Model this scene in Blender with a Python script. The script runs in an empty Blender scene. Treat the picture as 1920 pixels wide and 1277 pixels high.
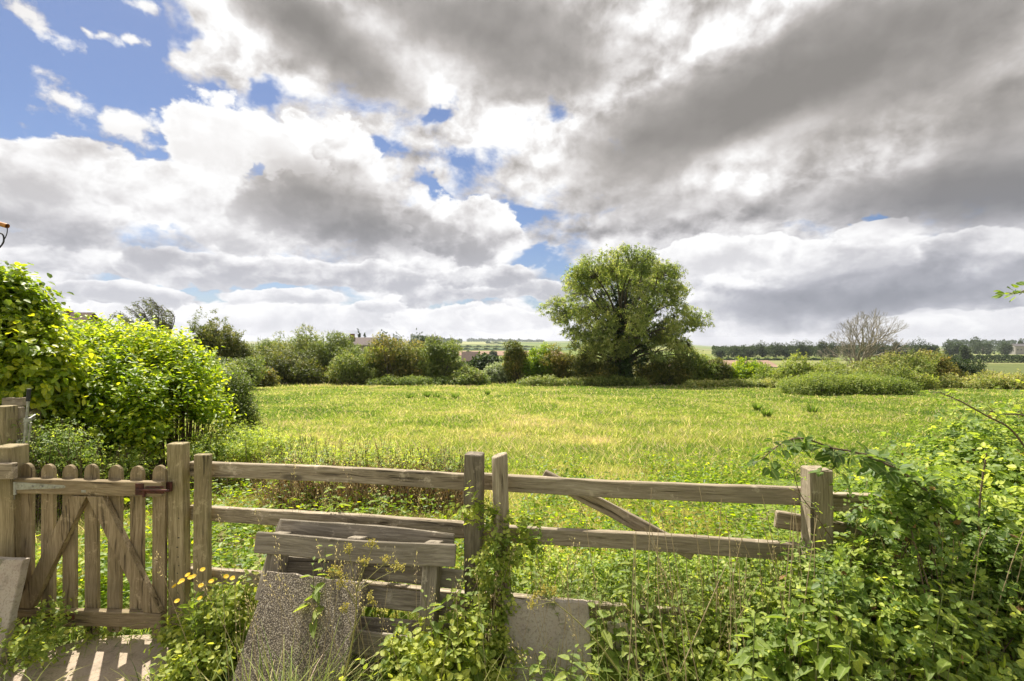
import bpy, math, random
import numpy as np
from mathutils import Vector, Matrix, Euler

scene = bpy.context.scene
COL = scene.collection
rad = math.radians
F = 907.0; CX = 960.0; CY = 638.5; EYE = 1.70

# ------------------------------------------------------------------ camera
cam_d = bpy.data.cameras.new('camera')
cam = bpy.data.objects.new('camera', cam_d)
COL.objects.link(cam)
cam.location = (0, 0, EYE)
cam.rotation_euler = (rad(90), 0, 0)
cam_d.sensor_width = 36.0
cam_d.lens = F / 1920.0 * 36.0
cam_d.clip_start = 0.05
cam_d.clip_end = 30000
scene.camera = cam

SUN_AZ = -35.0      # degrees from +Y, negative = to the left
SUN_EL = 57.0
scene.view_settings.view_transform = 'Standard'
scene.view_settings.look = 'None'
scene.view_settings.gamma = 1.0
scene.view_settings.exposure = 1.0
scene.cycles.max_bounces = 6
scene.cycles.diffuse_bounces = 3
scene.cycles.glossy_bounces = 2
scene.cycles.transmission_bounces = 4
scene.cycles.transparent_max_bounces = 6
scene.cycles.caustics_reflective = False
scene.cycles.caustics_refractive = False
scene.cycles.use_adaptive_sampling = True
scene.cycles.adaptive_threshold = 0.015

# ------------------------------------------------------------------ node helper
class NT:
    def __init__(self, tree):
        self.t = tree
        tree.nodes.clear()
    def n(self, kind, **kw):
        nd = self.t.nodes.new(kind)
        for k, v in kw.items():
            setattr(nd, k, v)
        return nd
    def _in(self, sock, v):
        if isinstance(v, bpy.types.NodeSocket):
            self.t.links.new(v, sock)
        else:
            sock.default_value = v
    def m(self, op, a, b=0.0, c=0.0, clamp=False):
        nd = self.n('ShaderNodeMath', operation=op, use_clamp=clamp)
        self._in(nd.inputs[0], a); self._in(nd.inputs[1], b); self._in(nd.inputs[2], c)
        return nd.outputs[0]
    def vm(self, op, a, b=(0, 0, 0), s=None):
        nd = self.n('ShaderNodeVectorMath', operation=op)
        self._in(nd.inputs[0], a); self._in(nd.inputs[1], b)
        if s is not None: self._in(nd.inputs['Scale'], s)
        return nd.outputs['Value'] if op in ('LENGTH', 'DOT_PRODUCT') else nd.outputs[0]
    def sep(self, v):
        nd = self.n('ShaderNodeSeparateXYZ'); self._in(nd.inputs[0], v); return nd.outputs
    def comb(self, x, y, z=0.0):
        nd = self.n('ShaderNodeCombineXYZ')
        self._in(nd.inputs[0], x); self._in(nd.inputs[1], y); self._in(nd.inputs[2], z)
        return nd.outputs[0]
    def noise(self, v, scale, detail=4.0, rough=0.5, lac=2.0, dist=0.0, color=False, dims='3D'):
        nd = self.n('ShaderNodeTexNoise', noise_dimensions=dims)
        if v is not None: self._in(nd.inputs['Vector'], v)
        nd.inputs['Scale'].default_value = scale
        nd.inputs['Detail'].default_value = detail
        nd.inputs['Roughness'].default_value = rough
        nd.inputs['Lacunarity'].default_value = lac
        nd.inputs['Distortion'].default_value = dist
        return nd.outputs['Color'] if color else nd.outputs[0]
    def rng(self, v, a, b, c=0.0, d=1.0, smooth=True):
        nd = self.n('ShaderNodeMapRange')
        nd.interpolation_type = 'SMOOTHSTEP' if smooth else 'LINEAR'
        self._in(nd.inputs[0], v)
        nd.inputs[1].default_value = a; nd.inputs[2].default_value = b
        nd.inputs[3].default_value = c; nd.inputs[4].default_value = d
        return nd.outputs[0]
    def ramp(self, v, stops):
        nd = self.n('ShaderNodeValToRGB'); self._in(nd.inputs[0], v)
        el = nd.color_ramp.elements
        while len(el) > 1: el.remove(el[-1])
        el[0].position = stops[0][0]; el[0].color = tuple(stops[0][1]) + (1,)
        for p, c in stops[1:]:
            e = el.new(p); e.color = tuple(c) + (1,)
        return nd.outputs[0]
    def mix(self, f, a, b, mode='MIX'):
        nd = self.n('ShaderNodeMix', data_type='RGBA', blend_type=mode)
        self._in(nd.inputs[0], f)
        for s, v in ((nd.inputs[6], a), (nd.inputs[7], b)):
            if isinstance(v, (tuple, list)): v = tuple(v) + (1,) if len(v) == 3 else v
            self._in(s, v)
        return nd.outputs[2]

# ------------------------------------------------------------------ sky
world = bpy.data.worlds.new('World')
scene.world = world
world.use_nodes = True
w = NT(world.node_tree)
sky = w.n('ShaderNodeTexSky', sky_type='NISHITA')
sky.sun_disc = False
sky.sun_elevation = rad(SUN_EL)
sky.sun_rotation = rad(SUN_AZ)
sky.air_density = 1.0; sky.dust_density = 0.6; sky.ozone_density = 1.5
D = w.n('ShaderNodeTexCoord').outputs['Generated']
dx, dy, dz = w.sep(D)[:3]
def puff(v, scale):
    nd = w.n('ShaderNodeTexVoronoi', feature='SMOOTH_F1', voronoi_dimensions='2D')
    w._in(nd.inputs['Vector'], v)
    nd.inputs['Scale'].default_value = scale
    nd.inputs['Detail'].default_value = 4.0
    nd.inputs['Roughness'].default_value = 0.5
    nd.inputs['Lacunarity'].default_value = 2.1
    nd.inputs['Smoothness'].default_value = 0.35
    return nd.outputs['Distance']
# azimuth and elevation in degrees, for placing the cloud masses in the sky
az = w.m('MULTIPLY', w.m('ARCTAN2', dx, dy), 57.2958)
el = w.m('MULTIPLY', w.m('ARCSINE', w.m('MINIMUM', w.m('MAXIMUM', dz, -0.999), 0.999)), 57.2958)
AE0 = w.comb(az, el, 0.0)
# clouds flatten towards the horizon
q = w.comb(w.m('MULTIPLY', az, 0.028), w.m('MULTIPLY', w.m('LOGARITHM', w.m('ADD', w.m('MAXIMUM', el, -12.0), 30.0), 2.71828), 2.1), 0.0)
qi = w.comb(w.m('MULTIPLY', az, 0.030), w.m('MULTIPLY', el, 0.040), 0.0)
wn = w.noise(q, 2.6, 5.0, 0.6, color=True, dims='2D')
wob = w.vm('SCALE', w.vm('SUBTRACT', wn, (0.5, 0.5, 0.5)), s=15.0)
AE = w.vm('ADD', AE0, w.vm('MULTIPLY', wob, (1.0, 0.6, 0.0)))
AEs = w.vm('ADD', AE0, w.vm('MULTIPLY', wob, (0.5, 0.25, 0.0)))

def to_ae(px, py):
    u = (px - CX) / F; v = (CY - py) / F
    return math.degrees(math.atan(u)), math.degrees(math.atan(v / math.sqrt(1 + u * u)))

def blobs(items, vec, inner=0.0):
    """sum of soft ellipses; each (x, y, rx, ry, slope_deg, amount), read off as sky positions"""
    out = None
    for (px, py, rx, ry, rot, amp) in items:
        a0, e0 = to_ae(px, py)
        u = (px - CX) / F
        ra = math.degrees(rx / F / (1 + u * u))
        re = math.degrees(ry / F / math.sqrt(1 + u * u)) * math.cos(rad(e0)) ** 2
        mp = w.n('ShaderNodeMapping', vector_type='TEXTURE')
        w._in(mp.inputs[0], vec)
        mp.inputs['Location'].default_value = (a0, e0, 0)
        mp.inputs['Rotation'].default_value = (0, 0, rad(rot))
        mp.inputs['Scale'].default_value = (ra, re, 1)
        r = w.vm('LENGTH', mp.outputs[0])
        v = w.rng(r, inner, 1.0, amp, 0.0)
        out = v if out is None else w.m('ADD', out, v)
    return out

gaps = blobs([
    (120, 90, 480, 310, -8, -1.6), (400, 225, 200, 100, 25, -0.75), (285, 320, 80, 90, 0, -0.9),
    (520, 175, 80, 60, 0, -0.55), (1030, 205, 70, 50, 0, -0.40),
    (860, 195, 80, 36, 20, -0.68), (965, 240, 50, 34, 0, -0.35), (712, 290, 50, 60, 0, -0.65), (770, 300, 60, 40, 0, -0.25),
    (800, 370, 70, 26, -8, -0.70), (960, 390, 90, 30, -10, -0.60),
    (1010, 487, 100, 24, 0, -0.6), (420, 548, 200, 26, 4, -0.9), (930, 572, 160, 22, 0, -0.8),
    (1605, 425, 44, 30, 0, -0.9), (1400, 432, 180, 26, 0, -0.35), (880, 300, 100, 40, 0, -0.35)], AE)
puffs = blobs([
    (360, 90, 80, 130, -30, 0.8), (430, 160, 70, 60, -30, 0.6), (1500, 100, 620, 330, 0, 0.9), (800, 60, 520, 170, -5, 0.7), (1600, 350, 520, 90, 0, 0.5)], AE)
qw = w.vm('ADD', qi, w.vm('SCALE', w.vm('SUBTRACT', wn, (0.5, 0.5, 0.5)), s=0.14))
pa = puff(qw, 5.0)
pb = puff(w.vm('ADD', qw, (-0.02, 0.05, 0.0)), 5.0)
n1 = w.noise(q, 2.2, 12.0, 0.60, 2.1, 0.2, dims='2D')
na = w.noise(qi, 4.2, 8.0, 0.55, 2.1, 0.1, dims='2D')
nb = w.noise(w.vm('ADD', qi, (-0.02, 0.045, 0.0)), 4.2, 6.0, 0.5, 2.1, 0.1, dims='2D')
nc = w.noise(q, 1.1, 4.0, 0.5, dims='2D')
fr = w.m('ADD', w.m('MULTIPLY', w.m('SUBTRACT', na, 0.5), 1.6), w.m('MULTIPLY', w.m('SUBTRACT', 0.9, pa), 0.55))   # ragged edge field
cov = w.m('ADD', w.m('ADD', w.m('MULTIPLY', w.m('SUBTRACT', n1, 0.5), 3.0), 0.62), w.m('MULTIPLY', w.m('ADD', w.m('MULTIPLY', gaps, 1.25), puffs), 1.2))
cov = w.m('ADD', cov, w.m('MULTIPLY', fr, 0.6))
alpha = w.rng(cov, -0.22, 0.50)
emb = w.m('ADD', w.m('SUBTRACT', na, nb), w.m('MULTIPLY', w.m('SUBTRACT', pb, pa), 0.45))

# soft grey banks (thick cloud seen from below)
dark = blobs([
    (625, 395, 210, 100, -14, 0.75), (740, 445, 200, 45, -8, 0.35), (90, 430, 220, 55, -3, 0.40),
    (600, 60, 330, 100, -20, 1.15), (920, 60, 340, 160, -8, 0.95), (1040, 120, 230, 100, 0, 0.25),
    (1330, 215, 420, 125, 14, 1.5), (1380, 260, 300, 75, 16, 0.35), (1680, 90, 460, 210, 18, 0.95), (1900, 90, 280, 280, 0, 0.30),
    (1760, 370, 480, 85, -6, 1.25), (1900, 300, 320, 200, 0, 0.7), (1240, 385, 280, 60, -6, 0.35),
    (1600, 560, 480, 50, 3, 1.0), (1450, 545, 220, 26, 0, 0.30), (1800, 500, 330, 20, 3, 0.40), (1480, 612, 280, 26, 0, 0.22)], AEs)
glow = blobs([
    (790, 130, 220, 120, -14, 0.45), (1110, 290, 330, 90, 0, 0.25), (1420, 272, 340, 42, 16, 0.50),
    (1230, 40, 120, 60, 0, 0.25), (1360, 55, 70, 44, 0, 0.28), (1530, 475, 330, 30, 0, 0.12), (460, 100, 140, 70, -40, 0.25), (930, 300, 260, 120, 0, 0.10)], AEs)
dsum = w.m('SUBTRACT', 1.0, w.m('POWER', 2.71828, w.m('MULTIPLY', w.m('MULTIPLY', dark, w.m('ADD', 1.0, w.m('MULTIPLY', w.m('SUBTRACT', nc, 0.5), 0.9))), -1.5)))
ease = w.m('SUBTRACT', 1.0, w.m('MULTIPLY', dsum, 0.75))
lum = w.m('ADD', 0.80, glow)
lum = w.m('SUBTRACT', lum, w.m('MULTIPLY', w.m('MULTIPLY', emb, 1.3), ease))
lum = w.m('ADD', lum, w.m('MULTIPLY', w.m('SUBTRACT', nc, 0.5), 0.30))
lum = w.m('ADD', lum, w.m('MULTIPLY', w.m('SUBTRACT', n1, 0.5), 0.25))

# heaped clouds, from the horizon upwards: centre, half sizes, slope, how grey the base is
CU = [
    (120, 598, 170, 24, 0, .22), (330, 600, 150, 26, 0, .20), (520, 604, 150, 28, 0, .22), (700, 592, 150, 30, 0, .24), (870, 604, 150, 26, 0, .2), (1010, 606, 120, 22, 0, .2),
    (1880, 604, 170, 36, 0, .22), (1700, 612, 120, 22, 0, .3),
    (200, 552, 150, 26, 0, .35), (560, 560, 130, 16, 0, .3), (800, 545, 160, 30, 0, .42), (1020, 545, 130, 26, 0, .40), (700, 575, 60, 20, 0, .30),
    (130, 490, 170, 36, 0, .42), (330, 505, 140, 34, 0, .36), (560, 505, 320, 36, -3, .42), (930, 515, 130, 26, 0, .45),
    (1560, 490, 330, 38, 0, .34), (1830, 480, 200, 44, 0, .42), (1330, 485, 150, 34, 0, .25),
    (880, 430, 120, 62, -12, .48), (1650, 445, 120, 26, 0, .22),
    (95, 358, 210, 118, -6, .36), (430, 400, 200, 84, 0, .34), (600, 355, 165, 125, -10, .36), (450, 270, 180, 68, 0, .08),
    (48, 32, 84, 34, -14, .05), (132, 190, 74, 40, -28, .05), (240, 237, 66, 48, -30, .05), (195, 62, 40, 14, 0, .05), (240, 66, 24, 11, 0, .05), (245, 8, 34, 22, 0, .05), (160, 50, 26, 12, -10, .05)]
azs, els = w.sep(AEs)[:2]
fine = w.m('MULTIPLY', w.m('SUBTRACT', w.noise(qi, 11.0, 6.0, 0.62, dims='2D'), 0.5), 2.6)
fr2 = w.m('ADD', w.m('MULTIPLY', fr, 0.80), w.m('MULTIPLY', fine, 0.16))
for (px, py, rx, ry, rot, dk) in CU:
    a0, e0 = to_ae(px, py); u = (px - CX) / F
    mp = w.n('ShaderNodeMapping', vector_type='TEXTURE')
    w._in(mp.inputs[0], w.comb(w.m('MULTIPLY_ADD', lum, 1e-6, azs), els, 0.0))   # (keeps the shader's evaluation in sequence)
    mp.inputs['Location'].default_value = (a0, e0, 0); mp.inputs['Rotation'].default_value = (0, 0, rad(rot))
    mp.inputs['Scale'].default_value = (math.degrees(rx / F / (1 + u * u)), math.degrees(ry / F / math.sqrt(1 + u * u)) * math.cos(rad(e0)) ** 2, 1)
    loc = mp.outputs[0]
    r_ = w.m('SUBTRACT', w.vm('LENGTH', loc), fr2 if dk > .06 else fine)
    mk = w.rng(r_, 1.02, 0.86 if dk > .06 else 0.25)
    ly = w.sep(loc)[1]
    t_ = w.m('ADD', w.m('MULTIPLY', ly, 0.55), w.m('ADD', w.m('MULTIPLY', emb, -2.0), w.m('MULTIPLY', fine, 0.20)))
    body = w.rng(t_, -0.65, 0.72, 0.96 - dk * 1.0, 1.03)
    rim = w.rng(r_, 0.62, 1.0, 0.0, 0.12)
    cl = w.m('ADD', body, rim)
    mxn = w.n('ShaderNodeMix', data_type='FLOAT'); w._in(mxn.inputs[0], mk); w._in(mxn.inputs[2], lum); w._in(mxn.inputs[3], cl)
    lum = mxn.outputs[0]
    alpha = w.m('MAXIMUM', alpha, mk)
calm = w.m('MULTIPLY', w.m('SUBTRACT', na, 0.5), 0.14)
lum = w.m('MULTIPLY', lum, w.m('SUBTRACT', 1.0, w.m('MULTIPLY', dsum, 0.84)))
lum = w.m('ADD', lum, w.m('MULTIPLY', calm, w.m('SUBTRACT', 1.0, w.m('MULTIPLY', dsum, 0.6))))
# real cloud dark spots keep a soft floor
lum = w.m('MAXIMUM', w.m('MINIMUM', lum, 1.15), 0.20)
warm = w.rng(el, 3.0, 20.0, 0.0, 1.0)
lum = w.m('MULTIPLY', lum, 0.985)
ccold = w.ramp(lum, [(0.2, (0.22, 0.235, 0.275)), (0.5, (0.44, 0.45, 0.50)), (0.8, (0.72, 0.72, 0.755)), (1.0, (0.90, 0.90, 0.91))])
cwarm = w.ramp(lum, [(0.2, (0.245, 0.232, 0.218)), (0.5, (0.45, 0.425, 0.405)), (0.8, (0.73, 0.705, 0.695)), (1.0, (0.94, 0.935, 0.93))])
ccol = w.mix(warm, ccold, cwarm)
below = w.rng(dz, -0.02, 0.0, 1.0, 0.0)
ccol = w.mix(below, ccol, (0.30, 0.31, 0.25))
alpha = w.m('MAXIMUM', alpha, below)
bg_sky = w.n('ShaderNodeBackground'); bg_sky.inputs['Strength'].default_value = 0.056
w._in(bg_sky.inputs[0], w.mix(1.0, sky.outputs[0], (0.70, 0.74, 0.88), 'MULTIPLY'))
bg_cl = w.n('ShaderNodeBackground'); bg_cl.inputs['Strength'].default_value = 0.55
w._in(bg_cl.inputs[0], ccol)
mixs = w.n('ShaderNodeMixShader')
w._in(mixs.inputs[0], alpha)
w.t.links.new(bg_sky.outputs[0], mixs.inputs[1]); w.t.links.new(bg_cl.outputs[0], mixs.inputs[2])
wo = w.n('ShaderNodeOutputWorld'); w.t.links.new(mixs.outputs[0], wo.inputs[0])
world.cycles.sampling_method = 'MANUAL'
world.cycles.sample_map_resolution = 512

sun_d = bpy.data.lights.new('sun', 'SUN')
sun_d.energy = 4.6; sun_d.angle = rad(0.5); sun_d.color = (1.0, 0.94, 0.84)
sun = bpy.data.objects.new('sun', sun_d); COL.objects.link(sun)
sdir = Vector((math.sin(rad(SUN_AZ)) * math.cos(rad(SUN_EL)), math.cos(rad(SUN_AZ)) * math.cos(rad(SUN_EL)), math.sin(rad(SUN_EL))))
sun.rotation_euler = sdir.to_track_quat('Z', 'Y').to_euler()
sun.location = (0, 0, 30)

# ------------------------------------------------------------------ places
def W(px, py, Y):
    return np.array([(px - CX) / F * Y, Y, EYE - (py - CY) / F * Y])
_TY = [-40, 4.0, 50, 120, 200, 360, 600, 1200, 2500, 5000, 9000]
_TZ = [0, 0, -2.53, -7.0, -9.8, -10.6, -10.9, -11.5, -10.0, -9.0, -14.0]
def G(x, y):
    """height of the land"""
    x = np.asarray(x, float); y = np.asarray(y, float)
    z = np.interp(y, _TY, _TZ)
    near = np.clip((y - 3.0) / 2.0, 0, 1) * np.clip((60 - y) / 10, 0, 1)
    z = z + near * (0.035 * np.sin(x * 0.9 + 0.4 * y) * np.cos(y * 0.7 - 0.3 * x) + 0.05 * np.sin(x * 0.23 + 1.0) * np.cos(y * 0.31))
    far = np.clip((y - 900) / 2000, 0, 1)
    z = z + far * (4.0 * np.sin(x * 0.0016 + 1.2) + 3.0 * np.sin(x * 0.0041 + y * 0.001))
    z = z - np.clip((x / np.maximum(y, 1) - .30) / .12, 0, 1) * np.clip((y - 380) / 300, 0, 1) * y * .011
    return z

def noise2(x, y, seed=0, scale=1.0):
    """smooth value noise in 0..1"""
    r = np.random.default_rng(seed).random((64, 64))
    x = np.asarray(x) / scale; y = np.asarray(y) / scale
    xi = np.floor(x).astype(int); yi = np.floor(y).astype(int)
    fx = x - xi; fy = y - yi
    fx = fx * fx * (3 - 2 * fx); fy = fy * fy * (3 - 2 * fy)
    a = r[xi % 64, yi % 64]; b = r[(xi + 1) % 64, yi % 64]
    c = r[xi % 64, (yi + 1) % 64]; d = r[(xi + 1) % 64, (yi + 1) % 64]
    return (a * (1 - fx) + b * fx) * (1 - fy) + (c * (1 - fx) + d * fx) * fy

# ------------------------------------------------------------------ scene tree
def tag(o, label=None, cat=None, group=None, kind=None):
    if label: o['label'] = label
    if cat: o['category'] = cat
    if group: o['group'] = group
    if kind: o['kind'] = kind
    return o
def empty(name, label, cat, loc=(0, 0, 0), group=None):
    o = bpy.data.objects.new(name, None); COL.objects.link(o)
    o.empty_display_size = 0.2
    o.location = tuple(float(v) for v in loc)
    return tag(o, label, cat, group)
def link(name, me, mat, parent=None, mw=None):
    if mat is not None and not me.materials: me.materials.append(mat)
    o = bpy.data.objects.new(name, me); COL.objects.link(o)
    if parent is not None:
        o.parent = parent
        off = Vector((0, 0, 0)); p = parent
        while p is not None: off += p.location; p = p.parent
        o.location = -off
        if mw is not None:
            o.matrix_basis = Matrix.Translation(-off) @ mw
    elif mw is not None:
        o.matrix_basis = mw
    return o
def mesh_np(name, verts, faces, k, attrs=None, smooth=False):
    """verts (n,3); faces (m,k) of one size k"""
    me = bpy.data.meshes.new(name)
    verts = np.ascontiguousarray(verts, dtype=np.float32)
    faces = np.ascontiguousarray(faces, dtype=np.int32)
    me.vertices.add(len(verts)); me.vertices.foreach_set('co', verts.ravel())
    me.loops.add(faces.size); me.loops.foreach_set('vertex_index', faces.ravel())
    me.polygons.add(len(faces))
    me.polygons.foreach_set('loop_start', np.arange(len(faces), dtype=np.int32) * k)
    if smooth: me.polygons.foreach_set('use_smooth', np.ones(len(faces), dtype=bool))
    for an, av in (attrs or {}).items():
        a = me.attributes.new(an, 'FLOAT', 'POINT')
        a.data.foreach_set('value', np.ascontiguousarray(av, dtype=np.float32))
    me.update(calc_edges=True)
    return me
def norm(v):
    return v / np.maximum(np.linalg.norm(v, axis=-1, keepdims=True), 1e-9)

# leaf templates: rows (along, across, lift), faces
LEAF = {
    'diamond': (np.array([(0, 0, 0), (.45, .5, .10), (1, 0, -.06), (.45, -.5, .10)]), [(0, 1, 2, 3)]),
    'oval': (np.array([(0, 0, 0), (.28, .42, .10), (.66, .40, .08), (1, 0, -.10), (.66, -.40, .08), (.28, -.42, .10)]),
             [(0, 1, 2, 3), (3, 4, 5, 0)]),
    'serrate': (np.array([(0, 0, 0), (.10, .26, .05), (.30, .46, .10), (.36, .40, .09), (.58, .42, .07), (.62, .33, .05), (.84, .20, .0), (1, 0, -.12),
                          (.84, -.20, .0), (.62, -.33, .05), (.58, -.42, .07), (.36, -.40, .09), (.30, -.46, .10), (.10, -.26, .05)]),
                [(0, 1, 2, 3, 4, 5, 6, 7), (7, 8, 9, 10, 11, 12, 13, 0)]),
    'blade': (np.array([(0, .5, 0), (0, -.5, 0), (.55, -.40, .0), (.55, .40, .0), (1, .06, -.0), (1, -.06, -.0)]),
              [(0, 1, 2, 3), (3, 2, 5, 4)]),
    'long': (np.array([(0, 0, 0), (.35, .5, .06), (.7, .38, .0), (1, 0, -.16), (.7, -.38, .0), (.35, -.5, .06)]),
             [(0, 1, 2, 3), (3, 4, 5, 0)]),
}
def leaves(name, kind, P, Dr, Nr, L, Wd, tint, mat, parent=None, droop=None):
    T, fc = LEAF[kind]
    n = len(P); k = len(T)
    Dr = norm(Dr); S = norm(np.cross(Dr, Nr)); N = np.cross(S, Dr)
    L = np.broadcast_to(L, n); Wd = np.broadcast_to(Wd, n)
    V = (P[:, None, :] + T[None, :, 0, None] * (Dr * L[:, None])[:, None, :]
         + T[None, :, 1, None] * (S * Wd[:, None])[:, None, :]
         + T[None, :, 2, None] * (N * Wd[:, None])[:, None, :])
    if droop is not None:
        V[:, :, 2] -= (T[None, :, 0] ** 2) * np.broadcast_to(droop, n)[:, None]
    fa = np.array(fc)
    faces = (fa[None] + (np.arange(n) * k)[:, None, None]).reshape(-1, fa.shape[1])
    me = mesh_np(name, V.reshape(-1, 3), faces, fa.shape[1], {'tint': np.repeat(np.broadcast_to(tint, n), k), 'rib': np.tile(np.abs(T[:, 1]) * 2, n)})
    return link(name, me, mat, parent)
def tube_mesh(name, A, B, ra, rb, sides=4, tint=0.5):
    """open tapering prisms from A to B"""
    A = np.asarray(A, float); B = np.asarray(B, float); n = len(A)
    ra = np.broadcast_to(ra, n); rb = np.broadcast_to(rb, n)
    d = norm(B - A)
    ref = np.where(np.abs(d[:, 2:3]) > .9, np.array([[1., 0, 0]]), np.array([[0, 0, 1.]]))
    u = norm(np.cross(d, ref)); v = np.cross(d, u)
    an = np.arange(sides) / sides * 2 * np.pi
    ring = np.cos(an)[None, :, None] * u[:, None] + np.sin(an)[None, :, None] * v[:, None]
    V = np.concatenate([A[:, None] + ring * ra[:, None, None], B[:, None] + ring * rb[:, None, None]], 1)
    i = np.arange(sides); j = (i + 1) % sides
    fa = np.stack([i, j, j + sides, i + sides], 1)
    faces = (fa[None] + (np.arange(n) * 2 * sides)[:, None, None]).reshape(-1, 4)
    return mesh_np(name, V.reshape(-1, 3), faces, 4, {'tint': np.repeat(np.broadcast_to(tint, n), 2 * sides)}, smooth=True)
def path_tubes(paths, sides=4):
    """paths: list of (points (k,3), r0, r1)"""
    A, B, ra, rb = [], [], [], []
    for pts, r0, r1 in paths:
        pts = np.asarray(pts, float); m = len(pts) - 1
        t = np.linspace(0, 1, m + 1); r = r0 + (r1 - r0) * t
        A.append(pts[:-1]); B.append(pts[1:]); ra.append(r[:-1]); rb.append(r[1:])
    return np.concatenate(A), np.concatenate(B), np.concatenate(ra), np.concatenate(rb)
def bez(a, b, c, n=8):
    t = np.linspace(0, 1, n)[:, None]
    a, b, c = map(np.asarray, (a, b, c))
    return (1 - t) ** 2 * a + 2 * t * (1 - t) * b + t * t * c
def rdir(rg, n, zlo=-1.0):
    z = rg.uniform(zlo, 1, n); a = rg.uniform(0, 2 * np.pi, n); s = np.sqrt(1 - z * z)
    return np.stack([s * np.cos(a), s * np.sin(a), z], 1)

# ------------------------------------------------------------------ materials
def new_mat(name):
    m = bpy.data.materials.new(name); m.use_nodes = True
    t = NT(m.node_tree)
    out = t.n('ShaderNodeOutputMaterial')
    return m, t, out
def leaf_mat(name, stops, trans=0.45, rough=0.5, glow=(1.15, 1.25, 0.55), spec=0.35, veins=False):
    m, t, out = new_mat(name)
    a = t.n('ShaderNodeAttribute', attribute_name='tint').outputs['Fac']
    c = t.ramp(a, stops)
    if veins:
        rb = t.n('ShaderNodeAttribute', attribute_name='rib').outputs['Fac']
        pos = t.n('ShaderNodeNewGeometry').outputs['Position']
        nz = t.noise(pos, 75, 2, .6)
        c = t.mix(t.rng(nz, .40, .66, 0, .55), c, t.mix(1.0, c, (.50, .56, .5), 'MULTIPLY'))
        c = t.mix(t.rng(nz, .66, .74, 0, .5), c, (.16, .10, .03))
        c = t.mix(t.rng(rb, .0, .16, .55, 0), c, (.34, .38, .14))
    p = t.n('ShaderNodeBsdfPrincipled')
    t._in(p.inputs['Base Color'], c); p.inputs['Roughness'].default_value = rough
    p.inputs['Specular IOR Level'].default_value = spec
    tr = t.n('ShaderNodeBsdfTranslucent')
    t._in(tr.inputs[0], t.mix(1.0, c, tuple(g * 1.6 for g in glow), 'MULTIPLY'))
    mx = t.n('ShaderNodeMixShader'); mx.inputs[0].default_value = trans
    t.t.links.new(p.outputs[0], mx.inputs[1]); t.t.links.new(tr.outputs[0], mx.inputs[2])
    t.t.links.new(mx.outputs[0], out.inputs[0])
    return m
def bark_mat(name, c1, c2, scale=20):
    m, t, out = new_mat(name)
    o = t.n('ShaderNodeTexCoord').outputs['Object']
    n = t.noise(t.vm('MULTIPLY', o, (1, 1, .3)), scale, 6, .65)
    p = t.n('ShaderNodeBsdfPrincipled'); p.inputs['Roughness'].default_value = .9
    t._in(p.inputs['Base Color'], t.ramp(n, [(.3, c1), (.7, c2)]))
    t.t.links.new(p.outputs[0], out.inputs[0])
    return m

def wood_mat(name, dark, mid, light, grain=1.0, moss=0.0, crack=1.0):
    """weathered sawn timber; grain runs along each board's own Z"""
    m, t, out = new_mat(name)
    o = t.n('ShaderNodeTexCoord').outputs['Object']
    r = t.n('ShaderNodeObjectInfo').outputs['Random']
    off = t.comb(t.m('MULTIPLY', r, 37.0), t.m('MULTIPLY', r, 11.0), t.m('MULTIPLY', r, 5.0))
    v = t.vm('ADD', o, off)
    big = t.noise(v, 3.0, 3, .5)
    warp = t.vm('SCALE', t.noise(v, 2.2, 3, .5, color=True), s=.05)
    vg = t.vm('MULTIPLY', t.vm('ADD', v, warp), (1, 1, .045))
    fine = t.noise(vg, 190 * grain, 5, .65)
    band = t.noise(vg, 45 * grain, 3, .6)
    g = t.m('ADD', t.m('MULTIPLY', fine, .55), t.m('MULTIPLY', band, .45))
    c = t.ramp(g, [(.34, dark), (.5, mid), (.66, light)])
    # per board brightness, blotches of lichen and damp
    c = t.mix(t.rng(big, .45, .75, 0, .55), c, tuple(x * .55 for x in mid))
    c = t.mix(t.rng(t.noise(v, 13.0, 6, .75), .57, .66, 0, .6), c, tuple(x * 1.25 for x in light))
    if moss:
        c = t.mix(t.rng(t.noise(v, 5.0, 5, .65), .42, .66, 0, moss), c, (.13, .12, .035))
    kn = t.n('ShaderNodeTexVoronoi'); t._in(kn.inputs['Vector'], t.vm('MULTIPLY', v, (1, 1, .28))); kn.inputs['Scale'].default_value = 4.2
    c = t.mix(t.rng(kn.outputs['Distance'], .05, .10, .8, 0), c, tuple(x * .25 for x in mid))
    c = t.mix(t.m('MULTIPLY', r, .35), c, tuple(x * .6 for x in mid))
    cr = t.rng(band, .32, .385, 1.0, 0.0)
    c = t.mix(t.m('MULTIPLY', cr, .7 * crack), c, (.035, .028, .02))
    p = t.n('ShaderNodeBsdfPrincipled'); p.inputs['Roughness'].default_value = .85
    p.inputs['Specular IOR Level'].default_value = .25
    t._in(p.inputs['Base Color'], c)
    b = t.n('ShaderNodeBump'); b.inputs['Strength'].default_value = .55; b.inputs['Distance'].default_value = .006
    t._in(b.inputs['Height'], t.m('SUBTRACT', g, t.m('MULTIPLY', cr, .5)))
    t.t.links.new(b.outputs[0], p.inputs['Normal'])
    t.t.links.new(p.outputs[0], out.inputs[0])
    return m
def plain_mat(name, c, rough=.6, metal=0.0, spots=None, scale=30):
    m, t, out = new_mat(name)
    p = t.n('ShaderNodeBsdfPrincipled'); p.inputs['Roughness'].default_value = rough; p.inputs['Metallic'].default_value = metal
    o = t.n('ShaderNodeTexCoord').outputs['Object']
    n = t.noise(o, scale, 5, .65)
    t._in(p.inputs['Base Color'], t.mix(t.rng(n, .4, .65), c, spots or tuple(x * .75 for x in c)))
    t.t.links.new(p.outputs[0], out.inputs[0])
    return m

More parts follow.
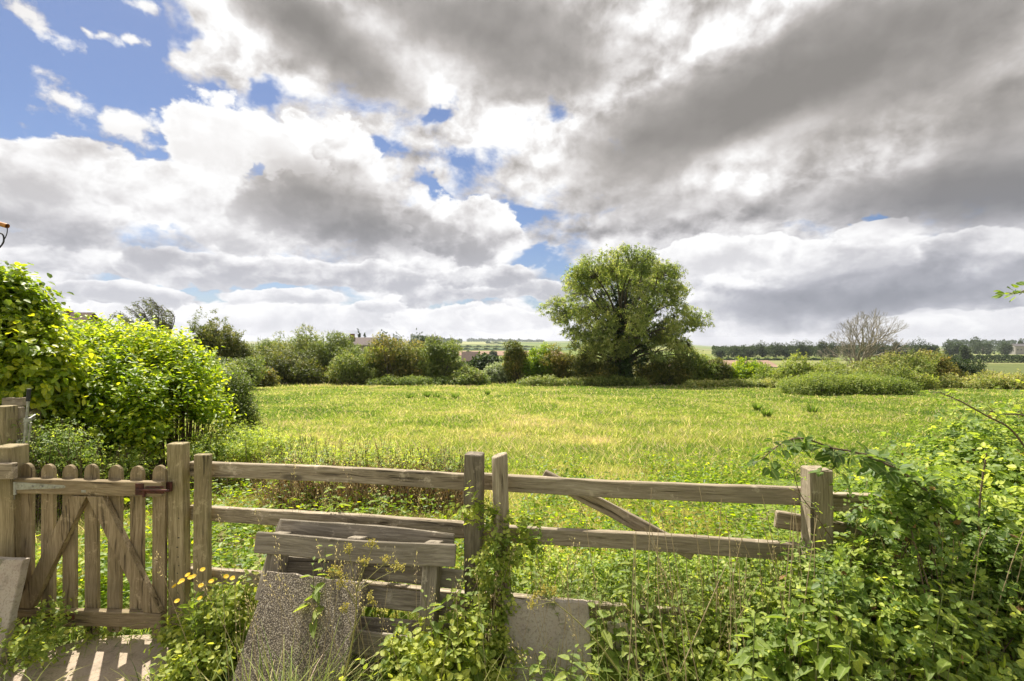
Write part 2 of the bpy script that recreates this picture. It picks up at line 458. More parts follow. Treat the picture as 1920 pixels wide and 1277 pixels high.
M = {}
M['rail'] = wood_mat('rail_wood', (0.116, 0.086, 0.05), (0.329, 0.27, 0.183), (0.561, 0.474, 0.354))
M['post'] = wood_mat('post_wood', (0.134, 0.102, 0.047), (0.329, 0.264, 0.147), (0.525, 0.438, 0.266), moss=.3)
M['dark_post'] = wood_mat('dark_post_wood', (0.075, 0.062, 0.05), (0.188, 0.156, 0.112), (0.3, 0.25, 0.188), crack=1.0)
M['gate'] = wood_mat('gate_wood', (0.116, 0.078, 0.035), (0.305, 0.234, 0.136), (0.476, 0.378, 0.236), moss=.2)
M['pallet'] = wood_mat('pallet_wood', (0.088, 0.072, 0.047), (0.259, 0.22, 0.163), (0.484, 0.424, 0.326), grain=.8)
M['steel'] = plain_mat('galvanised_steel', (.42, .42, .40), .45, .7, (.28, .27, .25))
M['rust'] = plain_mat('rusty_iron', (.11, .035, .02), .7, .3, (.05, .02, .015))
M['black'] = plain_mat('black_rubber', (.02, .02, .02), .6)
M['bark'] = bark_mat('bark', (.05, .04, .028), (.14, .115, .08), 8)
M['grey_bark'] = bark_mat('grey_bark', (.17, .15, .105), (.37, .33, .24), 8)
M['twig'] = bark_mat('twig_bark', (.08, .055, .03), (.17, .12, .07), 30)
M['green_stem'] = plain_mat('green_stem', (.13, .17, .05), .6, 0, (.16, .12, .06), 12)
M['dry_stem'] = plain_mat('dry_stem', (.45, .35, .20), .8, 0, (.30, .22, .12), 12)
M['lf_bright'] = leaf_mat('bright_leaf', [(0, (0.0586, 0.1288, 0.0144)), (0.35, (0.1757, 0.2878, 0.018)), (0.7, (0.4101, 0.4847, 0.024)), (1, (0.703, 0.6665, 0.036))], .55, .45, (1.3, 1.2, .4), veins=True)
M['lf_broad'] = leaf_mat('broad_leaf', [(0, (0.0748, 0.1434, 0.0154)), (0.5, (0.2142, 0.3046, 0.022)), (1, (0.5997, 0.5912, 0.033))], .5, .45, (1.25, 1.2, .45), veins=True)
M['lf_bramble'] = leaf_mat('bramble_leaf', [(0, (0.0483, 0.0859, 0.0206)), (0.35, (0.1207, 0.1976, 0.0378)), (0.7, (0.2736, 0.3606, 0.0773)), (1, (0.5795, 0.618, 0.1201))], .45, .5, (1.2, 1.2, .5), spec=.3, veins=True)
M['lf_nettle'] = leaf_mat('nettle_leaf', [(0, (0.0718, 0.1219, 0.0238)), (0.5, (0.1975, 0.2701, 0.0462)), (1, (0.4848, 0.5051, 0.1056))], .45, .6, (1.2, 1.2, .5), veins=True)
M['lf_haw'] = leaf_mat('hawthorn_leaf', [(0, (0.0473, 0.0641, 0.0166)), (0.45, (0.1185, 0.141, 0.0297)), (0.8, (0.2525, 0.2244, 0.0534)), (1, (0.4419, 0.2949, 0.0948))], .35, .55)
M['lf_olive'] = leaf_mat('olive_leaf', [(0, (0.0515, 0.08, 0.0202)), (0.45, (0.1487, 0.1934, 0.0449)), (0.8, (0.2859, 0.3001, 0.0842)), (1, (0.4346, 0.3736, 0.1459))], .35, .55)
M['lf_mid'] = leaf_mat('mid_leaf', [(0, (.05, .08, .02)), (.45, (.13, .18, .035)), (.8, (.25, .29, .06)), (1, (.36, .36, .09))], .4, .55)
M['lf_pale'] = leaf_mat('pale_leaf', [(0, (.07, .10, .05)), (.5, (.15, .20, .09)), (1, (.42, .44, .30))], .35, .5)
M['lf_ash'] = leaf_mat('ash_leaf', [(0, (0.0617, 0.0913, 0.031)), (0.4, (0.1481, 0.1888, 0.0604)), (0.75, (0.284, 0.3045, 0.1035)), (1, (0.4444, 0.402, 0.1897))], .5, .5)
M['lf_ivy'] = leaf_mat('ivy_leaf', [(0, (.015, .04, .01)), (.6, (.045, .09, .015)), (1, (.12, .17, .03))], .2, .4, spec=.5)
M['lf_dark'] = leaf_mat('dark_far_leaf', [(0, (.016, .032, .012)), (.6, (.04, .065, .02)), (1, (.085, .11, .035))], .25, .7)
M['grass'] = leaf_mat('grass_blade', [(0, (0.0791, 0.1308, 0.0313)), (0.35, (0.1821, 0.2419, 0.0446)), (0.62, (0.3327, 0.3595, 0.078)), (0.85, (0.5227, 0.4314, 0.2231)), (1, (0.7286, 0.5229, 0.4462))], .45, .6, (1.0, 1.15, .55), .25)
M['dry_leaf'] = leaf_mat('dry_leaf', [(0, (.10, .06, .03)), (.6, (.28, .17, .08)), (1, (.45, .33, .18))], .3, .8, (1.1, 1, .7), .1)
M['petal'] = leaf_mat('yellow_petal', [(0, (.75, .50, .02)), (1, (.85, .62, .03))], .3, .6, (1.0, .95, .4))
M['umbel'] = leaf_mat('umbel_flower', [(0, (.30, .28, .06)), (1, (.52, .44, .12))], .3, .7, (1, .95, .5))

# ------------------------------------------------------------------ land
def ground_material():
    m, t, out = new_mat('land')
    pos = t.n('ShaderNodeNewGeometry').outputs['Position']
    x, y, z = t.sep(pos)[:3]
    # meadow close by: turf, soil and dry thatch between the blades
    a = t.noise(pos, .55, 5, .6); b = t.noise(pos, 9, 6, .7); c3 = t.noise(pos, 60, 4, .7)
    turf = t.ramp(t.m('ADD', t.m('MULTIPLY', a, .5), t.m('MULTIPLY', b, .5)),
                  [(.36, (.06, .09, .022)), (.48, (.12, .165, .03)), (.58, (.19, .235, .045)), (.70, (.28, .26, .10))])
    turf = t.mix(t.rng(c3, .5, .75, 0, .6), turf, (.05, .045, .02))
    soil = t.ramp(t.noise(pos, 35, 6, .7), [(.35, (.12, .08, .055)), (.65, (.33, .24, .17))])
    near = t.rng(y, 3.2, 6.5, .85, .0)
    turf = t.mix(t.m('MULTIPLY', near, t.rng(t.noise(pos, 1.3, 5, .6), .44, .60)), turf, soil)
    # the patchwork of fields across the valley
    rx = t.m('ADD', t.m('MULTIPLY', x, .0042), t.m('MULTIPLY', y, .0012))
    ry = t.m('ADD', t.m('MULTIPLY', y, .0050), t.m('MULTIPLY', x, -.0009))
    vo = t.n('ShaderNodeTexVoronoi', voronoi_dimensions='2D', distance='CHEBYCHEV')
    t._in(vo.inputs['Vector'], t.comb(rx, ry)); vo.inputs['Scale'].default_value = .55
    vo.inputs['Randomness'].default_value = .8
    r = t.sep(vo.outputs['Color'])[0]
    field = t.ramp(r, [(0, (.11, .15, .04)), (.2, (.16, .20, .045)), (.38, (.10, .15, .045)), (.55, (.23, .24, .07)), (.68, (.13, .17, .05)), (.8, (.28, .23, .13)), (.9, (.17, .21, .06))])
    field = t.mix(t.rng(t.noise(pos, .05, 6, .7), .4, .65, 0, .35), field, (.10, .12, .035))
    field = t.mix(t.rng(t.noise(pos, .6, 4, .7), .5, .7, 0, .3), field, (.07, .09, .03))
    col = t.mix(t.rng(y, 60, 90), turf, field)
    p = t.n('ShaderNodeBsdfPrincipled'); p.inputs['Roughness'].default_value = .95; p.inputs['Specular IOR Level'].default_value = .1
    t._in(p.inputs['Base Color'], col)
    bp = t.n('ShaderNodeBump'); bp.inputs['Strength'].default_value = .6; bp.inputs['Distance'].default_value = .03
    t._in(bp.inputs['Height'], b); t.t.links.new(bp.outputs[0], p.inputs['Normal'])
    t.t.links.new(p.outputs[0], out.inputs[0])
    return m
ys = np.concatenate([np.linspace(-25, 2, 10), np.linspace(2.3, 12, 40), np.linspace(12.5, 50, 60), np.geomspace(53, 9000, 80)])
xh = np.concatenate([np.linspace(0, 8, 28), np.geomspace(8.6, 9000, 60)])
xs = np.concatenate([-xh[::-1], xh[1:]])
XX, YY = np.meshgrid(xs, ys)
V = np.stack([XX, YY, G(XX, YY)], -1).reshape(-1, 3)
nx = len(xs); i, j = np.meshgrid(np.arange(nx - 1), np.arange(len(ys) - 1))
b0 = (j * nx + i).ravel()
ground = link('ground', mesh_np('ground', V, np.stack([b0, b0 + 1, b0 + nx + 1, b0 + nx], 1), 4, smooth=True), ground_material())
tag(ground, 'green meadow land falling away to a broad farmed valley', 'ground', kind='structure')

def field_sheet(corners, Yr, mat, label):
    """a field seen across the valley: a sheet laid just over the land; corners in sky-line terms (px at near edge, px at far edge)"""
    (xl0, xr0), (xl1, xr1) = corners; y0, y1 = Yr
    n = 24; V = []
    for jv in range(n + 1):
        f = jv / n; y = y0 * (y1 / y0) ** f
        xl = (xl0 + (xl1 - xl0) * f - CX) / F * y; xr = (xr0 + (xr1 - xr0) * f - CX) / F * y
        for iu in range(n + 1):
            x = xl + (xr - xl) * iu / n
            V.append((x, y, float(G(x, y)) + .12 + .0006 * y))
    fcs = [(a * (n + 1) + b, a * (n + 1) + b + 1, (a + 1) * (n + 1) + b + 1, (a + 1) * (n + 1) + b) for a in range(n) for b in range(n)]
    o = link('field', mesh_np('field', np.array(V), np.array(fcs), 4, smooth=True), mat)
    tag(o, label, 'field', kind='structure')
def crop(name, a, b, s=.02):
    m, t, out = new_mat(name)
    pos = t.n('ShaderNodeNewGeometry').outputs['Position']
    n = t.noise(t.vm('MULTIPLY', pos, (1, .35, 1)), s, 7, .7)
    n2 = t.noise(pos, s * 14, 5, .7)
    p = t.n('ShaderNodeBsdfPrincipled'); p.inputs['Roughness'].default_value = .95; p.inputs['Specular IOR Level'].default_value = .1
    t._in(p.inputs['Base Color'], t.mix(t.rng(n2, .4, .65, 0, .45), t.ramp(n, [(.35, a), (.65, b)]), tuple(v * .6 for v in a)))
    t.t.links.new(p.outputs[0], out.inputs[0]); return m
c_green = crop('pasture', (.13, .17, .045), (.19, .23, .06)); c_dark = crop('rough_pasture', (.085, .11, .035), (.15, .165, .05), .06)
c_brown = crop('ploughed_soil', (.24, .16, .11), (.31, .21, .15)); c_pale = crop('pale_crop', (.25, .27, .10), (.31, .31, .14))
c_blue = crop('bluish_crop', (.12, .18, .09), (.17, .22, .12))
field_sheet(((1200, 1462), (1330, 1440)), (205, 285), c_brown, 'strip of bare reddish soil beyond the hedge right of the ash')
field_sheet(((1260, 1800), (1300, 1760)), (290, 360), c_green, 'long green field in front of the dark treeline')
field_sheet(((1720, 2300), (1770, 2200)), (95, 235), c_dark, 'rough dull green pasture below the far right hedge')
field_sheet(((1700, 2300), (1740, 2200)), (262, 420), c_green, 'smooth green field above the far right hedge')
field_sheet(((1780, 2300), (1800, 2200)), (425, 520), c_pale, 'pale upper field under the wooded hill')
field_sheet(((820, 1060), (830, 1050)), (390, 560), c_brown, 'tan ploughed field beyond the barn')
field_sheet(((700, 1060), (720, 1090)), (620, 800), c_blue, 'bluish green crop strip in the valley gap')
field_sheet(((700, 1080), (700, 1100)), (860, 1100), c_green, 'green pasture in the valley gap')
field_sheet(((780, 935), (790, 925)), (1300, 2300), c_pale, 'pale yellow field under the skyline wood')

# concrete path at the gate
def path_piece(name, poly, z, label, mat):
    me = bpy.data.meshes.new(name); n = len(poly)
    rgp = np.random.default_rng(5)
    top = [(x, y, z) for x, y in poly]; bot = [(x, y, z - .12) for x, y in poly]
    me.from_pydata(top + bot, [], [tuple(range(n))] + [(i, i + n, (i + 1) % n + n, (i + 1) % n) for i in range(n)])
    me.update(); o = link(name, me, mat); tag(o, label, 'path', kind='structure')
def concrete(name, base, spots, agg=0.0, warm=(.38, .30, .24)):
    m, t, out = new_mat(name)
    o = t.n('ShaderNodeTexCoord').outputs['Object']
    n1 = t.noise(o, 4, 6, .7); n2 = t.noise(o, 90, 4, .7); n3 = t.noise(o, 14, 5, .6)
    c = t.mix(t.rng(n1, .4, .65, 0, .6), base, warm)
    c = t.mix(t.rng(n3, .5, .68, 0, .5), c, tuple(v * .55 for v in base))
    c = t.mix(t.rng(n2, .52, .62, 0, .5), c, spots)
    c = t.mix(t.rng(t.noise(o, 7, 6, .75), .56, .66, 0, .6), c, (.10, .11, .035))
    h = n2
    if agg:
        v = t.n('ShaderNodeTexVoronoi'); t._in(v.inputs['Vector'], o); v.inputs['Scale'].default_value = 150
        cc = t.ramp(t.sep(v.outputs['Color'])[0], [(0, (.12, .095, .065)), (.3, (.30, .245, .165)), (.55, (.46, .385, .275)), (.8, (.20, .16, .11)), (1, (.62, .55, .43))])
        gaps_ = t.rng(v.outputs['Distance'], .38, .60, 0, 1)
        cc = t.mix(gaps_, cc, (.07, .055, .04))
        c = t.mix(t.m('MULTIPLY', t.rng(n1, .3, .6, agg, agg * .75), 1.0), c, cc)
        h = t.m('SUBTRACT', 1.0, v.outputs['Distance'])
    p = t.n('ShaderNodeBsdfPrincipled'); p.inputs['Roughness'].default_value = .9
    t._in(p.inputs['Base Color'], c)
    b = t.n('ShaderNodeBump'); b.inputs['Strength'].default_value = .7; b.inputs['Distance'].default_value = .004
    t._in(b.inputs['Height'], h); t.t.links.new(b.outputs[0], p.inputs['Normal'])
    t.t.links.new(p.outputs[0], out.inputs[0]); return m
M['path'] = concrete('path_concrete', (.38, .30, .21), (.22, .165, .11))
M['agg'] = concrete('exposed_aggregate', (.30, .26, .20), (.10, .08, .06), 1.0)
M['slab'] = concrete('smooth_slab', (.44, .39, .31), (.19, .155, .11))
path_piece('path', [(-3.2, 1.2), (-1.2, 1.2), (-1.35, 1.9), (-1.60, 2.25), (-1.86, 2.62), (-2.05, 2.74), (-2.35, 2.72), (-2.62, 2.52), (-2.66, 2.2), (-2.9, 1.7)], .035,
           'worn pale concrete path leading up to the picket gate', M['path'])
path_piece('path', [(-4.2, 1.4), (-3.25, 1.4), (-2.95, 2.0), (-2.76, 2.42), (-2.8, 2.62), (-3.3, 2.70), (-4.2, 2.6)], .028,
           'corner of a second concrete paving piece left of the gate path', M['path'])

# ------------------------------------------------------------------ timber
rgT = np.random.default_rng(77)
def frame_of(p0, p1, wdir):
    z = Vector(p1) - Vector(p0); L = z.length; z.normalize()
    x = Vector(wdir); x = (x - z * x.dot(z)).normalized(); y = z.cross(x)
    m = Matrix((x, y, z)).transposed().to_4x4(); m.translation = Vector(p0)
    return m, L
def board(name, p0, p1, w_, t_, wdir, mat, parent=None, seg=9, wob=.0025, ch=.004, taper=1.0, slant=0.0, side=None):
    """a sawn board: p0 to p1 is its centre line, wdir the direction of its wide side"""
    m, L = frame_of(p0, p1, wdir)
    hw, ht = w_ / 2, t_ / 2
    ring = [(-hw + ch, -ht), (hw - ch, -ht), (hw, -ht + ch), (hw, ht - ch), (hw - ch, ht), (-hw + ch, ht), (-hw, ht - ch), (-hw, -ht + ch)]
    vs = []
    ph = rgT.uniform(0, 6.28, 4)
    zs = np.concatenate([[0, .004], np.linspace(.004, L - .004, seg + 1)[1:-1], [L - .004, L]])
    for k, zz in enumerate(zs):
        f = zz / L
        e = .0 if 0 < k < len(zs) - 1 else .003
        ox = wob * math.sin(f * 5 + ph[0]); oy = wob * math.sin(f * 4 + ph[1])
        for q_, (a, b) in enumerate(ring):
            s = 1 + (taper - 1) * f
            aa = a * s - math.copysign(e, a); bb = b - math.copysign(e, b)
            jit = rgT.normal(0, .0009)
            vs.append((aa + ox + jit, bb + oy + rgT.normal(0, .0007), zz + (slant * a if k == len(zs) - 1 or k == len(zs) - 2 else 0)))
    n = 8; nr = len(zs); fs = []
    for k in range(nr - 1):
        for i in range(n):
            fs.append((k * n + i, k * n + (i + 1) % n, (k + 1) * n + (i + 1) % n, (k + 1) * n + i))
    fs.append(tuple(reversed(range(n)))); fs.append(tuple((nr - 1) * n + i for i in range(n)))
    me = bpy.data.meshes.new(name); me.from_pydata(vs, [], fs); me.update()
    return link(name, me, mat, parent, m)
def post(name, x0, x1, y, depth, ztop, mat, parent, rot=0.0, lean=(0, 0), zbot=-.15):
    cx, wd = (x0 + x1) / 2, abs(x1 - x0)
    return board(name, (cx, y + depth / 2, zbot), (cx + lean[0], y + depth / 2 + lean[1], ztop), wd, depth, (math.cos(rot), math.sin(rot), 0), mat, parent, seg=14, wob=.004, ch=.006)
def solid(name, outline, t_, m, mat, parent=None, bev=.002):
    """an outline (x, z) given thickness along y"""
    n = len(outline); c = np.mean(np.array(outline), 0)
    ins = [tuple(np.array(p) + (c - np.array(p)) / max(np.linalg.norm(c - np.array(p)), 1e-6) * bev) for p in outline]
    vs = []
    for pts, yy in ((ins, -t_ / 2), (outline, -t_ / 2 + bev), (outline, t_ / 2 - bev), (ins, t_ / 2)):
        vs += [(p[0], yy, p[1]) for p in pts]
    fs = [tuple(range(n)), tuple(reversed(range(3 * n, 4 * n)))]
    for k in range(3):
        for i in range(n):
            fs.append((k * n + i, k * n + (i + 1) % n, (k + 1) * n + (i + 1) % n, (k + 1) * n + i))
    me = bpy.data.meshes.new(name)
    me.from_pydata(vs, [], fs)
    me.update(); return link(name, me, mat, parent, m)
def merged(name, pieces, mat, parent=None):
    """pieces: list of (verts, faces) joined as one mesh"""
    V_, F_ = [], []
    for v, f in pieces:
        o = len(V_); V_ += [tuple(p) for p in v]; F_ += [tuple(i + o for i in q_) for q_ in f]
    me = bpy.data.meshes.new(name); me.from_pydata(V_, [], F_); me.update()
    return link(name, me, mat, parent)
def boxp(c, s, R=None):
    v = []
    for a in (-1, 1):
        for b in (-1, 1):
            for d in (-1, 1):
                p = Vector((a * s[0] / 2, b * s[1] / 2, d * s[2] / 2))
                if R is not None: p = R @ p
                v.append(tuple(p + Vector(c)))
    return v, [(0, 1, 3, 2), (4, 6, 7, 5), (0, 4, 5, 1), (2, 3, 7, 6), (0, 2, 6, 4), (1, 5, 7, 3)]
def cylp(a, b, r, r2=None, sides=12):
    a, b = Vector(a), Vector(b); z = (b - a).normalized(); x = z.orthogonal().normalized(); y = z.cross(x)
    r2 = r if r2 is None else r2
    v = [tuple(a + (x * math.cos(t) + y * math.sin(t)) * r) for t in np.arange(sides) / sides * 2 * math.pi]
    v += [tuple(b + (x * math.cos(t) + y * math.sin(t)) * r2) for t in np.arange(sides) / sides * 2 * math.pi]
    f = [(i, (i + 1) % sides, (i + 1) % sides + sides, i + sides) for i in range(sides)]
    f += [tuple(reversed(range(sides))), tuple(range(sides, 2 * sides))]
    return v, f

FB = 2.47
def fpt(px, z, dn=0.0):
    """a point on the rails' front plane, dn nearer to the viewer"""
    r = (px - CX) / F; Y = FB / (1 + .166 * r)
    return Vector((r * Y - .1638 * dn, Y - .9865 * dn, z))
RD = Vector((.9865, -.1638, 0))

fence = empty('rail_fence', 'weathered post and rail fence with two grey rails crossing in front of the meadow', 'fence', (0, 2.5, 0))
def rail(pa, pb, z, sag=0.0):
    a, b = fpt(pa, z - .041, -.02), fpt(pb, z - .041 + sag, -.02)
    board('rail', a, b, .082, .036, (0, 0, 1), M['rail'], fence, seg=16, wob=.004)
rail(352, 893, 1.005); rail(896, 1514, 1.008); rail(1552, 1740, 1.000, -.01)
rail(352, 893, .752); rail(896, 1514, .750)
rail(352, 893, .392); rail(896, 1514, .396); rail(1552, 1740, .74)
post('post', -1.768, -1.686, 2.68, .045, 1.064, M['post'], fence)
p = post('post', -.2310, -.1420, 2.385, .08, 1.135, M['dark_post'], fence, rot=-.16)
tag(p, 'dark cracked square post')
post('post', 1.3290, 1.4265, 2.145, .092, 1.122, M['rail'], fence, rot=-.05)
# round stake beside the dark post
def round_post():
    V_, Fs = [], []; n = 20; zs = list(np.linspace(-.15, 1.125, 16)) + [1.134]
    for k, z in enumerate(zs):
        f = (z + .15) / 1.28; r = .041 - .002 * f - (.004 if k == len(zs) - 1 else 0)
        cx = -.062 + .030 * (1 - f); cy = 2.40
        for i in range(n):
            a = i / n * 2 * math.pi; rr = r * (1 + .03 * math.sin(3 * a + 1) + .012 * math.sin(7 * a + z * 4))
            V_.append((cx + rr * math.cos(a), cy + rr * math.sin(a), z + (.010 * math.cos(a) if k > 13 else 0)))
    for k in range(len(zs) - 1):
        for i in range(n): Fs.append((k * n + i, k * n + (i + 1) % n, (k + 1) * n + (i + 1) % n, (k + 1) * n + i))
    Fs.append(tuple((len(zs) - 1) * n + i for i in range(n)))
    me = bpy.data.meshes.new('stake'); me.from_pydata(V_, [], Fs); me.update()
    for pl in me.polygons[:-1]: pl.use_smooth = True
    o = link('stake', me, M['rail'], None)
    tag(o, 'round wooden stake standing tight beside the dark square fence post', 'stake')
round_post()
# planks resting on the fence
a = W(1018, 891, 2.56); b = W(1300, 1038, 2.49)
pl = board('plank', a, b, .066, .03, (0, 0, 1), M['rail'], None)
tag(pl, 'grey plank leaning diagonally behind the two middle rails', 'plank')
pl = board('plank', fpt(1463, .842, -.065), fpt(1640, .79, -.065), .078, .03, (0, 0, 1), M['rail'], None)
tag(pl, 'short offcut of plank sticking out behind the right fence post', 'plank')

# ---- gate
def gY(px): return 2.72 - .05 * (px - 30) / 275.0
def gp(px, z, dy=0.0):
    Y = gY(px) + dy; return Vector(((px - CX) / F * Y, Y, z))
gate = empty('picket_gate', 'low wooden picket gate with rounded tops and V shaped braces', 'gate', tuple(gp(30, 0.0)))
for i, px in enumerate((51, 91, 132, 174, 215, 257.5, 299)):
    w_ = .073; r = w_ / 2; top = 1.003 - .003 * (i % 3)
    bot = .045 + .02 * ((i * 7) % 3)
    c = gp(px, 0, .035)
    out = [(-r, 0), (r, 0), (r, .35), (r, top - bot - .045)] + [(r * math.cos(t), top - bot - .045 + .045 * math.sin(t)) for t in np.linspace(0, math.pi, 12)[1:-1]] + [(-r, top - bot - .045), (-r, .35)]
    c.z = bot
    m = Matrix.Translation(c) @ Matrix.Rotation(-.06 + rgT.normal(0, .01), 4, 'Z') @ Matrix.Rotation(rgT.normal(0, .006), 4, 'Y')
    solid('picket', out, .021, m, M['gate'], gate)
board('rail', gp(27, .884), gp(307, .884), .082, .036, (0, 0, 1), M['gate'], gate)
board('rail', gp(27, .157), gp(305, .157), .084, .036, (0, 0, 1), M['gate'], gate)
zt, zb = .842, .200
def brace(pt, pb_):
    a, b = gp(pt, zt - .004), gp(pb_, zb + .004)
    dxx = math.copysign((a.xy - b.xy).length, a.x - b.x); h = zt - zb - .008; hw = .046
    out = [(-hw, 0), (hw, 0), (dxx + hw, h), (dxx - hw, h)]
    mm = Matrix.Translation(b) @ Matrix.Rotation(-.058, 4, 'Z')
    solid('brace', out, .034, mm, M['gate'], gate)
brace(152, 50); brace(182, 289)
# ironmongery
hx = gp(62, .885, -.021)
strap = [(-.105, -.022), (.19, -.008), (.20, 0), (.19, .008), (-.105, .022)]
hinge = solid('hinge', strap, .004, Matrix.Translation(gp(60, .889, -.0205)) @ Matrix.Rotation(-.05, 4, 'Z'), M['steel'], gate, bev=.0008)
for bx in (40, 60, 78, 105):
    merged('bolt', [cylp(gp(bx, .889, -.0225), gp(bx, .889, -.0275), .005)], M['steel'], hinge)
merged('hinge_plate', [boxp(gp(21, .87, -.022), (.028, .005, .115))], M['steel'], hinge)
merged('hinge_knuckle', [cylp(gp(26.5, .84, -.024), gp(26.5, .91, -.024), .008)], M['steel'], hinge)
hb = solid('hinge', [(-.05, -.018), (.16, -.012), (.16, .012), (-.05, .018)], .004, Matrix.Translation(gp(88, .166, -.0205)) @ Matrix.Rotation(-.05, 4, 'Z'), M['rust'], gate, bev=.0008)
tag(hb, 'rusty lower strap hinge')
lt = merged('latch', [boxp(gp(262, .884, -.022), (.045, .006, .062)), boxp(gp(290, .868, -.023), (.10, .006, .012)), boxp(gp(290, .897, -.023), (.10, .006, .008))], M['rust'], gate)
merged('bolt', [cylp(gp(255, .882, -.032), gp(318, .882, -.032), .007)], M['rust'], lt)
merged('knob', [cylp(gp(270, .882, -.03), gp(270, .845, -.034), .006, .008)], M['rust'], lt)
merged('maker_plate', [boxp(gp(164, .866, -.0195), (.066, .003, .013))], M['steel'], gate)

gp1 = post('gate_post', -2.905, -2.787, 2.695, .105, 1.105, M['post'], None)
tag(gp1, 'thick square hanging post at the left side of the picket gate', 'post')
gp2 = post('gate_post', -1.936, -1.845, 2.715, .065, 1.118, M['post'], None, rot=.02)
tag(gp2, 'tall square latch post between the picket gate and the rail fence', 'post')
# the keep on the latch post, and its column of old nail marks
merged('latch_keep', [boxp((-1.925, 2.704, .884), (.022, .012, .05)), cylp((-1.905, 2.70, .86), (-1.905, 2.70, .91), .008)], M['rust'], gp2)
for k in range(13):
    z = .70 - k * .052 + rgT.normal(0, .004)
    merged('nail', [boxp((-1.872 + rgT.normal(0, .003), 2.7125, z), (float(rgT.uniform(.004, .012)), .003, float(rgT.uniform(.003, .007))))], M['black'], gp2)
o = board('side_rail', (-3.7, 2.62, .985), (-2.735, 2.665, .985), .088, .03, (0, 0, 1), M['rail'], None)
tag(o, 'end of a pale rail meeting the left gate post at the photo edge', 'rail')

# ---- field gate and posts beyond the picket gate, at the left edge
YB = 4.25
def bp(px, py, Y=YB): return Vector(tuple(W(px, py, Y)))
def vpost(name, x0, x1, ytop, Y, mat, parent, depth=.07):
    a = bp(x0, ytop, Y); b = bp(x1, ytop, Y)
    return post(name, a.x, b.x, Y, depth, a.z, mat, parent)
o = vpost('round_topped_post', -18, 8, 763, 4.1, M['post'], None, .12); o.name = 'hanging_post'
tag(o, 'wide square post at the photo edge in front of the field gate', 'post')
fg = empty('field_gate', 'end of a wooden field gate with a steel latch rod below the hedge', 'gate', tuple(W(30, 638.5, 4.3) * (1, 1, 0)))
vpost('stile', 12, 27, 752, 4.40, M['rail'], fg)
a, b = bp(10.5, 754, 4.36), bp(47, 753, 4.36)
board('top_bar', a, b, .075, .07, (0, 0, 1), M['rail'], fg)
vpost('stile', 21, 38, 764, 4.22, M['rail'], fg, .05)
board('rail', bp(36, 795, 4.24), bp(63, 772, 4.9), .08, .05, (0, 0, 1), M['rail'], fg)
board('rail', bp(36, 860, 4.24), bp(63, 830, 4.9), .08, .05, (0, 0, 1), M['rail'], fg)
vpost('stile', 54, 66, 750, 4.9, M['rail'], fg)
lr = merged('latch_rod', [cylp(bp(53, 751, 4.15), bp(49, 793, 4.15), .010), cylp(bp(50, 788, 4.15), bp(46, 842, 4.15), .014), cylp(bp(58, 792, 4.15), bp(50, 860, 4.15), .008),
      cylp(bp(44, 792, 4.14), bp(66, 778, 4.3), .008), cylp(bp(44, 796, 4.14), bp(66, 783, 4.3), .006), boxp(bp(52, 787, 4.14), (.05, .02, .03))], M['steel'], fg)
merged('grip', [cylp(bp(54.5, 729, 4.15), bp(52.6, 752, 4.15), .0145)], M['black'], lr)
merged('drop_bolt', [boxp(bp(16, 825, 4.2), (.03, .02, .05)), boxp(bp(30, 830, 4.2), (.13, .012, .02)), cylp(bp(33, 825, 4.19), bp(33, 836, 4.19), .012)], M['steel'], fg)

# ---- pallet leaning on the fence
pal = empty('wooden_pallet', 'broken grey wooden pallet leaning against the fence behind the aggregate slab', 'pallet', (-.77, 2.30, 0))
pe = Vector((.9906, -.1375, 0)); pn = Vector((.1375, .9906, 0))
ln = rad(15); pu = pn * math.sin(ln) + Vector((0, 0, 1)) * math.cos(ln); pd = pn * math.cos(ln) - Vector((0, 0, 1)) * math.sin(ln)
ptop = Vector((-1.27, 2.42, .735))
def pp(s, h, d): return ptop + pe * s + pu * h + pd * d
def pbd(s0, s1, h0, h1, d, w_=.095, t_=.019, name='board', **k):
    board(name, pp(s0, h0, d), pp(s1, h1, d), w_, t_, pu, M['pallet'], pal, wob=.005, **k)
pbd(0, 1.02, -.045, -.045, -.010, .098, .022)
pbd(.40, 1.0, -.435, -.445, -.010, .10)
pbd(-.01, 1.0, -.66, -.66, -.010, .10)
for s in (.10, .50, .90):
    board('stringer', pp(s, -.76, .045), pp(s, .005, .045), .072, .085, pe, M['pallet'], pal, wob=.004)
pbd(.06, .98, .022, -.005, .10, .09); pbd(.02, 1.04, -.150, -.165, .10, .085); pbd(.0, 1.0, -.265, -.28, .10, .09)
pbd(.02, 1.0, -.40, -.41, .10, .09); pbd(.0, 1.0, -.53, -.54, .10, .09); pbd(.0, 1.0, -.68, -.68, .10, .09)
board('board', pp(.06, -.30, -.0), pp(.06, .06, .11), .05, .02, pe, M['pallet'], pal)

